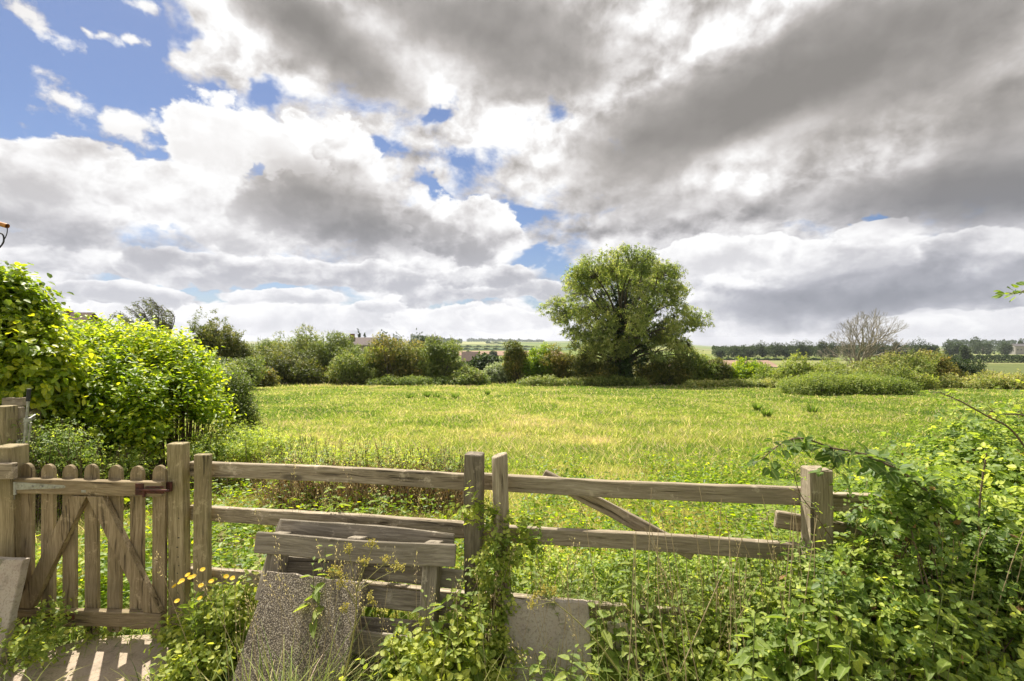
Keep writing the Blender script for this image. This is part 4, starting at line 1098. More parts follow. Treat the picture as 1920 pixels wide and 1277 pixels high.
far_wood('woodland', 'dark wood on the skyline in the middle of the valley gap', 876, 1020, 635, 638, 2600, 2600, 801)
far_wood('woodland', 'dark wooded ridge left of the valley gap', 770, 866, 627, 637, 1500, 2600, 802)
far_wood('woodland', 'copse dropping down the pale field in the valley gap', 912, 945, 641, 645, 1500, 700, 803)
far_wood('woodland', 'wooded top of the low hill at the far right', 1775, 1905, 637, 638, 900, 4200, 804)
far_wood('woodland', 'line of dark wood filling in behind the distant treeline', 1335, 1760, 650, 648, 365, 16000, 805)
for k, (a, b, y, Yh, lb) in enumerate(((1776, 2050, 665.5, 255, 'dark trimmed field hedge across the far right fields'), (1340, 1560, 672.5, 290, 'thin dark hedge at the foot of the distant treeline'), (850, 1000, 650, 900, 'thin hedge line crossing the valley gap'),
                     (850, 1000, 654.5, 640, 'second thin hedge line crossing the valley gap nearer than the first'), (1340, 1500, 690, 200, 'dark hedge beyond the brown field strip'))):
    far_wood('field_hedge', lb, a, b, y, y + .6, Yh, 6000, 820 + k, kind='thing', cat='hedge', rows=.15)

def house(name, label, px0, px1, yr, ye, Y, wallc, roofc, yb, ridge=None, cat='house'):
    s = Y / F; x0, x1 = (px0 - CX) * s, (px1 - CX) * s; zr = EYE - (yr - CY) * s; ze = EYE - (ye - CY) * s; zb = min(EYE - (yb - CY) * s, float(G(x0, Y))); dp = (x1 - x0) * .6
    ob = empty(name, label, cat, ((x0 + x1) / 2, Y, zb))
    wm = plain_mat(name + '_wall', wallc, .8, scale=3); rm = plain_mat(name + '_roof', roofc, .8, scale=4)
    ym = Y + dp / 2
    v = [(x0, Y, zb), (x1, Y, zb), (x1, Y + dp, zb), (x0, Y + dp, zb), (x0, Y, ze), (x1, Y, ze), (x1, Y + dp, ze), (x0, Y + dp, ze), (x0, ym, zr - .05), (x1, ym, zr - .05)]
    wall = merged('wall', [(v, [(0, 1, 5, 4), (3, 7, 6, 2), (1, 2, 6, 9, 5), (0, 4, 8, 7, 3)])], wm, ob)
    e = .04 * (x1 - x0); t = .2
    rv = [(x0 - e, Y - .4, ze - .25), (x1 + e, Y - .4, ze - .25), (x1 + e, ym, zr), (x0 - e, ym, zr), (x0 - e, Y + dp + .4, ze - .25), (x1 + e, Y + dp + .4, ze - .25)]
    rv2 = [(a, b, c + t) for a, b, c in rv]
    merged('roof', [(rv + rv2, [(0, 1, 2, 3), (3, 2, 5, 4), (6, 9, 8, 7), (9, 10, 11, 8), (0, 6, 7, 1), (4, 5, 11, 10), (0, 3, 9, 6), (3, 4, 10, 9), (1, 7, 8, 2), (2, 8, 11, 5)])], rm, ob)
    return ob, wall, (x0, x1, Y, zb, ze, zr, ym)
hb_, _, (x0, x1, Yh, zb, ze, zr, ym) = house('barn', 'grey barn with a brown roof half hidden in the valley gap', 866, 897, 662, 676, 95, (.22, .25, .30), (.16, .11, .09), 700, cat='barn')
gm = plain_mat('barn_door', (.09, .10, .13), .6)
merged('door', [boxp((x0 + (x1 - x0) * .35, Yh - .04, (zb + ze) / 2 - .3), ((x1 - x0) * .25, .06, (ze - zb) * .8))], gm, hb_)
h1, _, (x0, x1, Yh, zb, ze, zr, ym) = house('bungalow', 'long brown tiled roof rising just above the left hedge', 640, 700, 634, 647, 120, (.35, .29, .24), (.12, .085, .075), 660)
merged('chimney', [boxp((x0 + (x1 - x0) * .25, ym, zr + .4), (.9, .9, 1.4))], plain_mat('chimney_brick', (.20, .10, .07), .8), h1)
h2, _, (x0, x1, Yh, zb, ze, zr, ym) = house('cottage', 'dark brown tiled cottage roof behind the bright left hedge', 96, 158, 590, 612, 34, (.32, .25, .2), (.11, .065, .05), 640)
merged('chimney', [boxp((x0 + (x1 - x0) * .2, ym, zr + .1), (.5, .5, .5))], plain_mat('cottage_brick', (.20, .10, .07), .8), h2)
h3, wl, (x0, x1, Yh, zb, ze, zr, ym) = house('stone_house', 'far pale stone house at the right edge under the wooded hill', 1904, 1926, 645, 649, 470, (.33, .31, .29), (.13, .12, .12), 656)
for f in (.2, .5, .8):
    merged('window', [boxp((x0 + (x1 - x0) * f, Yh - .05, zb + (ze - zb) * .6), (1.2, .1, 1.4))], gm, h3)

# ------------------------------------------------------------------ near plants
def compound(P, D_, N_, L, rg, m=3, open_=1.15):
    """bramble leaf: a middle leaflet and pairs at its sides"""
    D_ = norm(D_); S = norm(np.cross(D_, N_)); N2 = np.cross(S, D_)
    ps, ds, ns, ls = [], [], [], []
    angs = [0] + [a for k in range((m - 1) // 2) for a in (open_ * (1 + .55 * k), -open_ * (1 + .55 * k))]
    for k, a in enumerate(angs):
        d = norm(np.cos(a) * D_ + np.sin(a) * S + rg.normal(0, .10, D_.shape))
        ps.append(P + d * .006 + (D_ * (L * .18)[:, None] if k == 0 else 0)); ds.append(d); ns.append(N2 + rg.normal(0, .18, D_.shape)); ls.append(L * (1.0 if k == 0 else .84 if k < 3 else .66))
    return np.concatenate(ps), np.concatenate(ds), np.concatenate(ns), np.concatenate(ls), len(angs)
def bramble(name, rg, lumps, ntw, m, tl, L, mat, parent, nlf=3, gap=0.0, inner=.62, rough=.2, zmin=-.4, tint=(.1, .6), up=.45, kind='serrate', jit=.5):
    P, O, k = crown_twigs(rg, lumps, ntw, inner, rough, zmin, gap)
    keep = P[:, 2] > G(P[:, 0], P[:, 1]) + .02; P, O = P[keep], O[keep]
    pos, D_, N_, tt, O2 = twig_leaves(rg, P, O, tl * rg.uniform(.6, 1.3, len(P)), m, up, jit=jit)
    D_ = norm(D_ + np.array([0, 0, -.12])); n = len(pos)
    size = L * rg.uniform(.55, 1.2, n) * (1.05 - .45 * tt)
    p2, d2, n2, l2, q_ = compound(pos, D_, N_, size, rg, nlf)
    tw = np.repeat((noise2(P[:, 0] + 40, P[:, 2] + 40, 9, .25) - .5) * .35, m)
    ti = np.tile(np.clip(tint[0] + tint[1] * rg.random(n) ** 1.4 + .22 * tt ** 2 + tw, 0, 1), q_)
    o = leaves(name, kind, p2, d2, n2, l2, l2 * .86, ti, mat, parent)
    return o, P, O2, tl
def ribbons(name, B, D_, L, w0, droop, tint, mat, parent=None, seg=5):
    """grass blades: flat tapering strips that bend over"""
    n = len(B); t = np.linspace(0, 1, seg + 1)
    D_ = norm(D_); hz = D_.copy(); hz[:, 2] = 0; hz = norm(hz + 1e-6)
    S = norm(np.cross(D_, np.array([0, 0, 1.]) + 1e-3)); L = np.broadcast_to(L, n); droop = np.broadcast_to(droop, n); w0 = np.broadcast_to(w0, n)
    C = B[:, None] + D_[:, None] * (L[:, None] * t)[..., None] + hz[:, None] * (droop * L)[:, None, None] * (t ** 2)[None, :, None]
    C[:, :, 2] -= (droop * L)[:, None] * .9 * t[None] ** 3
    wd = w0[:, None] * (1 - t[None] ** 1.6 * .94) * .5
    V = np.stack([C - S[:, None] * wd[..., None], C + S[:, None] * wd[..., None]], 2).reshape(-1, 3)
    i = np.arange(seg) * 2; fa = np.stack([i, i + 1, i + 3, i + 2], 1)
    faces = (fa[None] + (np.arange(n) * 2 * (seg + 1))[:, None, None]).reshape(-1, 4)
    return link(name, mesh_np(name, V, faces, 4, {'tint': np.repeat(np.broadcast_to(tint, n), 2 * (seg + 1))}), mat, parent)

# ---- the bright hedge on the left
rg = np.random.default_rng(901)
hb = empty('bright_hedge', 'big glowing yellow green hedge bush behind the picket gate', 'hedge', tuple(W(255, 638.5, 6.2) * (1, 1, 0)))
lm = [lump(165, 730, 6.0, 92, 86), lump(250, 724, 6.4, 100, 80), lump(320, 765, 6.2, 66, 90), lump(210, 790, 5.7, 110, 90), lump(378, 815, 6.3, 32, 66), lump(110, 790, 5.6, 60, 110),
      lump(300, 820, 5.8, 90, 80), lump(190, 670, 6.5, 60, 40), lump(280, 686, 6.6, 60, 40), lump(122, 654, 6.4, 38, 34), lump(338, 696, 6.6, 36, 36), lump(375, 750, 6.6, 28, 34)]
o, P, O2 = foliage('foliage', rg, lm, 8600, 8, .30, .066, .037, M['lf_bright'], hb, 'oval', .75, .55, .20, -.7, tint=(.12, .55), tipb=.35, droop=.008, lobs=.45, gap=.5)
ix = rg.choice(len(P), 420, replace=False); bs = np.stack([P[ix, 0] * .8 - .9, P[ix, 1] * .8 + 1.3, np.zeros(420)], 1)
stems_mesh('stems', rg, bs[:1], P[:0], .01, .004, M['twig'], hb) if 0 else link('stems', tube_mesh('stems', *path_tubes([(bez(b, (b + p_) / 2 + rg.normal(0, .08, 3) + [0, 0, .25], p_, 7), .010, .004) for b, p_ in zip(bs, P[ix])]), 4), M['twig'], hb)

# ---- taller broad leaved shrub at the far left
rg = np.random.default_rng(902)
lb = empty('hazel_shrub', 'tall broad leaved shrub at the left edge rising above the bright hedge', 'shrub', tuple(W(20, 638.5, 5.0) * (1, 1, 0)))
lm = [lump(0, 610, 5.0, 56, 78), lump(62, 650, 5.2, 36, 72), lump(-60, 590, 5.0, 76, 75), lump(20, 700, 4.9, 85, 80), lump(80, 720, 5.3, 45, 70), lump(-60, 700, 4.9, 90, 100), lump(30, 780, 5.1, 70, 80)]
o, P, O2 = foliage('foliage', rg, lm, 3600, 8, .26, .074, .056, M['lf_broad'], lb, 'oval', .45, .62, .17, -.7, tint=(.12, .6), tipb=.25, droop=.015)
ix = rg.choice(len(P), 160, replace=False); b0_ = np.array([W(10, 638, 5.4)[0], 5.4, 0])
link('stems', tube_mesh('stems', *path_tubes([(bez(b0_ + rg.normal(0, .2, 3) * [1, 1, 0], (b0_ + p_) / 2 + [0, 0, .4], p_, 8), .018, .005) for p_ in P[ix]]), 5), M['twig'], lb)

# ---- feathery grey shrub at the right end of the hedge, roses and brambles at its foot
rg = np.random.default_rng(903)
fb = empty('feathery_shrub', 'feathery grey green shrub at the right end of the bright hedge', 'shrub', tuple(W(447, 638.5, 7.6) * (1, 1, 0)))
lm = [lump(440, 750, 7.6, 26, 50), lump(450, 790, 7.4, 26, 40), lump(425, 725, 8.0, 22, 28)]
o, P, O2 = foliage('foliage', rg, lm, 1500, 7, .2, .045, .02, M['lf_olive'], fb, 'long', .9, .3, .2, -.8, tint=(.1, .5))
link('stems', tube_mesh('stems', *path_tubes([(bez(np.array([-4.3, 7.6, 0.]), (np.array([-4.3, 7.6, 0.]) + p_) / 2, p_, 5), .01, .003) for p_ in P[::12]]), 4), M['twig'], fb)

def patch(name, label, lumps, n, L, tint, seed, mat='lf_bramble', dead=0, nlf=3, cat='bramble', m=4, tl=.22):
    rg = np.random.default_rng(seed)
    c = np.mean(np.array(lumps)[:, :2], 0)
    ob = empty(name, label, cat, (c[0], c[1], 0))
    o, P, O2, t_ = bramble('foliage', rg, lumps, n, m, tl, L, M[mat], ob, nlf, 0.0, tint=tint, kind='oval' if L < .035 else 'serrate')
    bs = P + rg.normal(0, .12, P.shape); bs[:, 2] = G(bs[:, 0], bs[:, 1])
    k = min(len(P), 160)
    link('stems', tube_mesh('stems', *path_tubes([(bez(bs[i], (bs[i] + P[i]) / 2 + rg.normal(0, .05, 3), P[i] + O2[i] * tl, 5), .0045, .002) for i in range(k)]), 4), M['twig'], ob)
    if dead:
        x = rg.choice(len(P), dead); q_ = P[x] * 1.0; q_[:, 2] = G(q_[:, 0], q_[:, 1])
        d = norm(rg.normal(0, .45, (dead, 3)) + np.array([0, 0, 1])); ln_ = rg.uniform(.15, .55, dead)[:, None]
        link('dead_canes', tube_mesh('dead_canes', q_, q_ + d * ln_, .004, .002, 4), M['dry_stem'], ob)
        e = np.repeat(q_ + d * ln_ * .8, 4, 0) + rg.normal(0, .06, (dead * 4, 3))
        leaves('dead_leaves', 'diamond', e, rdir(rg, len(e)), rdir(rg, len(e)), .03, .018, rg.random(len(e)), M['dry_leaf'], ob)
    return ob
patch('bramble_patch', 'mixed bramble and rose tangle at the right foot of the bright hedge', [lump(440, 838, 6.2, 46, 24), lump(495, 846, 5.9, 44, 15), lump(400, 860, 5.6, 40, 24), lump(455, 808, 7.4, 26, 20)], 1400, .03, (.4, .55), 911, dead=260)
patch('bramble_patch', 'twiggy brown and green bramble strip behind the left top rail', [lump(570, 868, 5.2, 60, 16, .5), lump(650, 874, 5.1, 56, 17, .5), lump(720, 872, 5.3, 46, 17, .4)], 420, .028, (.45, .55), 912, dead=1500)
patch('bramble_patch', 'low dry bramble clump behind the rail left of the dark post', [lump(780, 884, 5.2, 44, 10, .3), lump(840, 886, 5.2, 36, 9, .3)], 260, .028, (.45, .55), 913, dead=900)
patch('bramble_patch', 'bushy bramble at the base of the hedge just beyond the gate', [lump(110, 862, 4.4, 50, 40), lump(60, 860, 4.3, 40, 40), lump(215, 890, 5.0, 50, 20)], 800, .026, (.3, .6), 914)

# ---- the great bramble on the right
rg = np.random.default_rng(920)
rb = empty('bramble_thicket', 'dense sunlit bramble thicket swallowing the right end of the fence', 'bramble', (2.1, 2.3, 0))
lm = [lump(1860, 970, 2.75, 115, 140, .45), lump(1945, 905, 3.0, 90, 100, .5), lump(1740, 1010, 2.45, 120, 90, .35), lump(1650, 1070, 2.3, 110, 90, .3), lump(1850, 1130, 2.15, 170, 130, .35),
      lump(1690, 1180, 2.0, 140, 120, .3), lump(1575, 1170, 2.0, 80, 80, .22), lump(1950, 1050, 2.4, 120, 160, .4), lump(1800, 1250, 1.9, 200, 120, .3), lump(1490, 1262, 1.98, 70, 50, .2), lump(1620, 1010, 2.62, 60, 40, .25), lump(1745, 955, 2.0, 50, 40, .12), lump(1690, 975, 1.98, 46, 30, .1)]
o, P, O2, t_ = bramble('foliage', rg, lm, 5200, 5, .22, .040, M['lf_bramble'], rb, 3, .22, .45, .32, -.5, tint=(.15, .65))
o, P5, _, _ = bramble('large_leaves', rg, lm[:8], 300, 3, .2, .066, M['lf_bramble'], rb, 5, .22, .85, .1, -.2, tint=(.3, .6))
ix = rg.choice(len(P), 700, replace=False)
bs = P[ix] * [1, 1, 0] + rg.normal(0, .2, (700, 3)) * [1, .6, 0]
link('stems', tube_mesh('stems', *path_tubes([(bez(b, (b + p_) / 2 + rg.normal(0, .12, 3) + [0, 0, .15], p_, 7), .0045, .0022) for b, p_ in zip(bs, P[ix])]), 4), M['twig'], rb)
dl = P[rg.choice(len(P), 1500)] + rg.normal(0, .05, (1500, 3))
leaves('dead_leaves', 'diamond', dl, rdir(rg, 1500), rdir(rg, 1500), .035, .022, rg.random(1500), M['dry_leaf'], rb)
def cane(pts, r0, r1, L, n, nlf=3, tint=(.05, .35), mat='lf_bramble', seed=0, parent=None, hang=-.25, name='arching_cane', from_=.15):
    rg = np.random.default_rng(930 + seed)
    P_ = np.array([W(*p_) for p_ in pts]); t = np.linspace(0, len(P_) - 1, 40); i = np.minimum(t.astype(int), len(P_) - 2); f = (t - i)[:, None]
    Pm = P_[np.maximum(i - 1, 0)]; P0 = P_[i]; P1 = P_[i + 1]; P2 = P_[np.minimum(i + 2, len(P_) - 1)]
    C = .5 * ((2 * P0) + (-Pm + P1) * f + (2 * Pm - 5 * P0 + 4 * P1 - P2) * f ** 2 + (-Pm + 3 * P0 - 3 * P1 + P2) * f ** 3)
    o = link(name, tube_mesh(name, *path_tubes([(C, r0, r1)]), 7), M['twig'], parent)
    u = np.linspace(from_ * 39, 39, n); k = np.minimum(u.astype(int), 38); q_ = C[k] + (C[k + 1] - C[k]) * (u - k)[:, None]; d = norm(C[k + 1] - C[k])
    side = norm(np.cross(d, [0, 0, 1.])) * np.where(np.arange(n) % 2, 1, -1)[:, None]
    Dl = norm(side * .8 + d * .5 + np.array([0, 0, hang]) + rg.normal(0, .35, (n, 3))); Nl = np.array([0, 0, 1.]) + rg.normal(0, .45, (n, 3))
    pet = q_ + Dl * .035
    lk = link('petioles', tube_mesh('petioles', q_, pet, .0016, .0010, 4), M['green_stem'], o)
    sz = L * rg.uniform(.7, 1.15, n) * (1 - .35 * (u / 39) ** 3)
    p2, d2, n2, l2, q3 = compound(pet, Dl, Nl, sz, rg, nlf)
    leaves('leaves', 'serrate', p2, d2, n2, l2, l2 * .85, np.tile(np.clip(tint[0] + tint[1] * rg.random(n), 0, 1), q3), M[mat], o)
    return o
cane([(1800, 990, 1.95), (1752, 935, 1.93), (1690, 885, 1.9), (1610, 850, 1.9), (1560, 840, 1.9), (1505, 822, 1.88), (1465, 832, 1.86), (1428, 862, 1.85)], .006, .002, .060, 46, 3, (.05, .45), seed=1, parent=rb, from_=.06)
cane([(1760, 1000, 2.0), (1730, 930, 1.98), (1665, 868, 1.95), (1600, 850, 1.93), (1560, 880, 1.9)], .005, .002, .058, 24, 3, (.1, .4), seed=2, parent=rb)
cane([(1960, 900, 2.1), (1902, 812, 2.05), (1850, 780, 2.02), (1800, 752, 2.0), (1762, 736, 1.98)], .0045, .002, .032, 20, 3, (.35, .6), seed=3, parent=rb, hang=.05)
cane([(1838, 1030, 2.05), (1836, 960, 2.05), (1842, 900, 2.05), (1850, 850, 2.04)], .0045, .003, .034, 16, 3, (.5, .5), seed=4, parent=rb, hang=.2, name='upright_shoot', from_=.3)
cane([(1960, 790, 2.1), (1915, 778, 2.05), (1880, 776, 2.02), (1852, 770, 2.0)], .004, .002, .036, 12, 3, (.4, .5), seed=5, parent=rb, hang=0)
cane([(1560, 1010, 2.0), (1525, 960, 1.97), (1500, 925, 1.95), (1487, 880, 1.93)], .0025, .0012, .012, 14, 3, (.4, .5), seed=6, parent=rb, hang=0)
tw = empty('hazel_sapling', 'leafy sapling tip reaching in at the right edge of the sky', 'sapling', (3.25, 2.45, 0))
cane([(2170, 1290, 2.45), (2150, 1000, 2.45), (2110, 700, 2.42), (2030, 560, 2.4), (1945, 543, 2.4), (1912, 548, 2.4), (1900, 551, 2.4)], .016, .0015, .055, 40, 1, (.1, .4), 'lf_broad', 7, tw, hang=0, name='stem', from_=.3)

rg2 = np.random.default_rng(936); pts_ = []
for _ in range(90):
    px = rg2.uniform(1130, 1900); Y = rg2.uniform(1.85, 2.3); x = (px - CX) / F * Y; h = rg2.uniform(.6, .95); b = np.array([x, Y, .1]); tp = b + np.array([rg2.normal(0, .16), rg2.normal(0, .08), h]); pts_.append((bez(b, (b + tp) / 2 + rg2.normal(0, .05, 3), tp, 8), .0028, .0012))
link('dead_stalks', tube_mesh('dead_stalks', *path_tubes(pts_), 5), M['dry_stem'], rb)

# ---- ivy and bramble climbing the two middle posts
rg = np.random.default_rng(940)
ib = empty('climbing_bramble', 'bramble and nettle leaves climbing over the dark post and round stake', 'climber', (-.1, 2.3, 0))
lm = [lump(925, 1060, 2.30, 26, 66, .07), lump(915, 1160, 2.25, 36, 66, .10), lump(925, 1250, 2.2, 40, 56, .12), lump(950, 1030, 2.34, 20, 34, .07), lump(885, 1240, 2.15, 46, 44, .10), lump(893, 965, 2.33, 13, 34, .04), lump(990, 1010, 2.36, 34, 16, .05), lump(930, 990, 2.34, 22, 22, .05)]
o, P, O2, _ = bramble('foliage', rg, lm, 250, 4, .09, .034, M['lf_nettle'], ib, 3, 0.0, .4, .2, -.8, tint=(.3, .6), kind='serrate')
link('stems', tube_mesh('stems', *path_tubes([(bez(np.array([p_[0] + rg.normal(0, .06), 2.25 + rg.normal(0, .04), 0]), (p_ + [rg.normal(0, .05), 0, -.2]), p_, 7), .0035, .0018) for p_ in P[::9]]), 4), M['twig'], ib)

# ---- nettles
def nettle_proto(seed, h):
    rg = np.random.default_rng(seed); n = int(h / .048); z = np.linspace(.10 * h, h, n)
    lean = rg.normal(0, .05, 2); cx = lambda zz: np.stack([lean[0] * (zz / h) ** 2, lean[1] * (zz / h) ** 2, zz], -1)
    C = cx(np.linspace(0, h, 12))
    st = tube_mesh('nettle_stem', *path_tubes([(C, .0035, .0015)]), 5); st.materials.append(M['green_stem'])
    P, D_, N_, L, T = [], [], [], [], []
    a0 = rg.uniform(0, 6)
    for i, zz in enumerate(z):
        f = zz / h; l = (.055 + .035 * math.sin(f * 2.6)) * (1 - .6 * f ** 5) * rg.uniform(.85, 1.15)
        if f > .97: l = .028
        for s in (0, math.pi):
            a = a0 + i * math.pi / 2 + s + rg.normal(0, .2)
            d = np.array([math.cos(a), math.sin(a), -.15 - .35 * (1 - f) + .6 * f ** 6]); p_ = cx(np.array(zz)); P.append(p_ + d * .012); D_.append(d); N_.append([rg.normal(0, .2), rg.normal(0, .2), 1]); L.append(l); T.append(.25 + .35 * f + rg.normal(0, .12))
            if rg.random() < .5 and .3 < f < .95:
                a2 = a + rg.normal(0, .5); P.append(p_ + np.array([0, 0, -.006])); D_.append([math.cos(a2), math.sin(a2), .5]); N_.append([0, 0, 1]); L.append(l * .4); T.append(.6)
    P, D_, N_, L, T = map(np.array, (P, D_, N_, L, T))
    o = leaves('nettle_leaves', 'serrate', P, D_, N_, L, L * .56, np.clip(T, 0, 1), M['lf_nettle'], droop=L * .25)
    me = o.data; bpy.data.objects.remove(o)
    return st, me
NP = [nettle_proto(950 + i, h) for i, h in enumerate((.62, .74, .85, .95, 1.05, .55))]
def nettles(spots, label, group, seed, name='nettle'):
    rg = np.random.default_rng(seed)
    for (px, ytop, Y) in spots:
        h = EYE - (ytop - CY) / F * Y; x = (px - CX) / F * Y; gz = float(G(x, Y))
        k = min(range(len(NP)), key=lambda q_: abs((.62, .74, .85, .95, 1.05, .55)[q_] - h) + rg.random() * .12); sc = (h - gz) / (.62, .74, .85, .95, 1.05, .55)[k]
        t = empty(name, label, 'nettle', (x, Y, gz), group)
        t.rotation_euler = (rg.normal(0, .05), rg.normal(0, .05), rg.uniform(0, 6.28)); t.scale = (1, 1, sc) if sc < 1.3 else (1.1, 1.1, sc)
        for nm, me in (('stem', NP[k][0]), ('foliage', NP[k][1])):
            o = bpy.data.objects.new(nm, me); COL.objects.link(o); o.parent = t
def scatter(n, x0, x1, fy, Y0, Y1, jit, seed):
    rg = np.random.default_rng(seed); r = []
    for i in range(n):
        px = x0 + (x1 - x0) * (i + rg.random()) / n; r.append((px, fy(px) + rg.uniform(0, jit), rg.uniform(Y0, Y1)))
    return r
nettles(scatter(38, 1125, 1500, lambda x: 1040 + 30 * math.sin(x * .03), 2.0, 2.42, 170, 1), 'nettle in the bank of nettles between the shaded slab and the right fence post', 'nettles crowding the fence foot right of the slabs', 961)
nettles(scatter(9, 965, 1140, lambda x: 1045, 2.5, 2.75, 90, 2), 'nettle standing behind the middle rail above the pale slab', 'nettles behind the fence above the pale slab', 962)
nettles(scatter(17, 705, 885, lambda x: 1085 if x > 800 else 1165, 2.0, 2.15, 130, 3), 'leafy nettle in front of the right half of the pallet', 'nettles in front of the pallet', 963)
nettles([(655, 880, 2.80), (640, 905, 2.85), (688, 915, 2.8), (600, 975, 2.72), (575, 955, 2.8), (700, 985, 2.72), (745, 970, 2.75), (668, 940, 2.78)], 'slender nettle rising behind the pallet above the middle rail', 'tall nettles behind the pallet', 964)
nettles([(600, 1045, 2.13), (590, 1065, 2.18)], 'small nettle growing between the pallet boards and the aggregate slab', 'nettles over the aggregate slab', 965)
nettles(scatter(7, 385, 470, lambda x: 1085 + abs(430 - x) * .5, 2.3, 2.5, 90, 4), 'nettle in the tangle between the latch post and the aggregate slab', 'nettles beside the latch post', 966)
nettles(scatter(5, 1010, 1110, lambda x: 1205, 1.85, 2.0, 50, 5), 'short leafy nettle in front of the pale slab', 'nettles in front of the pale slab', 967)
nettles(scatter(24, 1400, 1900, lambda x: 1080 - (x - 1400) * .03, 1.65, 1.9, 140, 6), 'nettle poking out of the front of the bramble thicket', 'nettles in the front of the thicket', 968)

# ---- low leafy weeds at the foot of the gate and slabs
rg = np.random.default_rng(970)
def weed_bed(label, lumps, n, L, seed, mat='lf_nettle', tint=(.2, .6), cat='weeds', name='ground_weeds', up=.5):
    rg = np.random.default_rng(seed)
    o, P, O2 = foliage(name, rg, lumps, n, 5, .12, L, L * .7, M[mat], None, 'oval', up, .3, .35, -.2, tint=tint, gap=.16, lobs=.6)
    tag(o, label, cat, kind='stuff')
weed_bed('shady ground elder and ivy at the left foot of the gate', [lump(40, 1205, 2.45, 50, 28, .15), lump(75, 1165, 2.6, 26, 26, .06), lump(10, 1170, 2.45, 22, 30, .12), lump(70, 1245, 2.36, 18, 12, .06), lump(190, 1190, 2.74, 30, 5, .03)], 420, .030, 971)
weed_bed('leafy weeds around the foot of the latch post', [lump(345, 1205, 2.55, 26, 24, .08), lump(395, 1215, 2.45, 40, 40, .12), lump(430, 1165, 2.45, 30, 50, .1), lump(380, 1262, 2.25, 50, 24, .12)], 620, .034, 972)
weed_bed('weeds filling the ground in front of the pallet and posts', [lump(770, 1280, 2.05, 70, 50, .12), lump(860, 1240, 2.08, 34, 70, .12), lump(720, 1290, 2.0, 30, 40, .12)], 480, .036, 973)
weed_bed('green undergrowth beneath the nettle bank', [lump(1270, 1260, 2.1, 80, 40, .2), lump(1370, 1250, 2.1, 90, 55, .2), lump(1460, 1210, 2.15, 60, 70, .2)], 900, .034, 974, 'lf_nettle', (.15, .6))
weed_bed('sunny weeds behind the middle of the fence', [lump(1100, 1110, 3.1, 120, 30, .3), lump(1250, 1090, 3.0, 120, 40, .3), lump(1400, 1080, 2.9, 100, 40, .3), lump(1000, 1080, 3.1, 60, 40, .3)], 1500, .030, 975, 'lf_bramble', (.18, .5))

# cleavers: scrambling stems with whorls of narrow leaves
def cleavers(label, spots, seed, n_each=26):
    rg = np.random.default_rng(seed); paths = []; LP, LD = [], []
    for (px, py, Y, sp) in spots:
        for _ in range(n_each):
            x = (px + rg.normal(0, sp) - CX) / F * Y; y = Y + rg.normal(0, .07); zt = EYE - (py + abs(rg.normal(0, 35)) - CY) / F * Y
            b = np.array([x + rg.normal(0, .12), y, max(0, zt - .7)]); t = np.array([x, y + rg.normal(0, .05), zt]); pts = bez(b, (b + t) / 2 + rg.normal(0, .07, 3), t, 12)
            paths.append((pts, .0012, .0008))
            for q_ in pts[3:]:
                a0 = rg.uniform(0, 6)
                for k in range(6):
                    a = a0 + k * 1.047; LP.append(q_); LD.append((math.cos(a), math.sin(a), .35))
    LP, LD = np.array(LP), np.array(LD); n = len(LP)
    o = link('cleavers', tube_mesh('cleavers', *path_tubes(paths), 3, .6), M['green_stem'], None); tag(o, label, 'weeds', kind='stuff')
    leaves('leaf_whorls', 'long', LP, LD + rg.normal(0, .2, (n, 3)), np.array([0, 0, 1.]) + rg.normal(0, .3, (n, 3)), rg.uniform(.010, .022, n), .0045, rg.uniform(.3, .8, n), M['lf_nettle'], o)
cleavers('fine scrambling cleavers with whorled leaves among the nettles', [(1130, 1070, 2.3, 40), (1260, 1060, 2.2, 50), (1380, 1070, 2.15, 50), (1480, 1060, 2.1, 40), (1600, 1050, 2.0, 50), (1720, 1040, 2.0, 60), (1560, 1000, 2.05, 40), (1020, 1080, 2.4, 30), (1650, 960, 2.1, 30)], 981, 30)
cleavers('fine cleavers hanging over the front of the bramble thicket', [(1500, 1150, 1.85, 50), (1640, 1120, 1.8, 60), (1780, 1080, 1.85, 60), (1880, 1000, 1.95, 50), (1700, 1200, 1.7, 90), (1850, 1180, 1.75, 80)], 982, 30)

# umbel gone to seed
rg = np.random.default_rng(985)
def umbel(name, label, path, heads, seed):
    rg = np.random.default_rng(seed); ob = empty(name, label, 'wildflower', tuple(W(path[0][0], 638.5, path[0][2]) * (1, 1, 0)))
    pts = [W(*p_) for p_ in path]; paths = [(bez(pts[0], pts[1], pts[2], 10), .004, .002)]; fl = []; heads_ = []
    for (fx, fy, hx_, hy_, Y) in heads:
        a = W(fx, fy, Y); b = W(hx_, hy_, Y + rg.normal(0, .02)); paths.append((bez(a, (a + b) / 2 + [0, 0, .01], b, 6), .0018, .001))
        d0 = norm(b - a + [0, 0, .05])
        for k in range(14):
            d = norm(d0 + rg.normal(0, .45, 3)); e = b + d * rg.uniform(.02, .04); paths.append((np.array([b, e]), .0007, .0005))
            for _ in range(5): fl.append(e + rg.normal(0, .004, 3))
        heads_.append(np.array(fl)); fl = []
    link('stem', tube_mesh('stem', *path_tubes(paths), 4), plain_mat('umbel_stem', (.27, .25, .07), .7), ob)
    for fl in heads_:
        n = len(fl); leaves('flower_head', 'diamond', fl, rdir(rg, n), rdir(rg, n), .008, .007, rg.random(n), M['umbel'], ob)
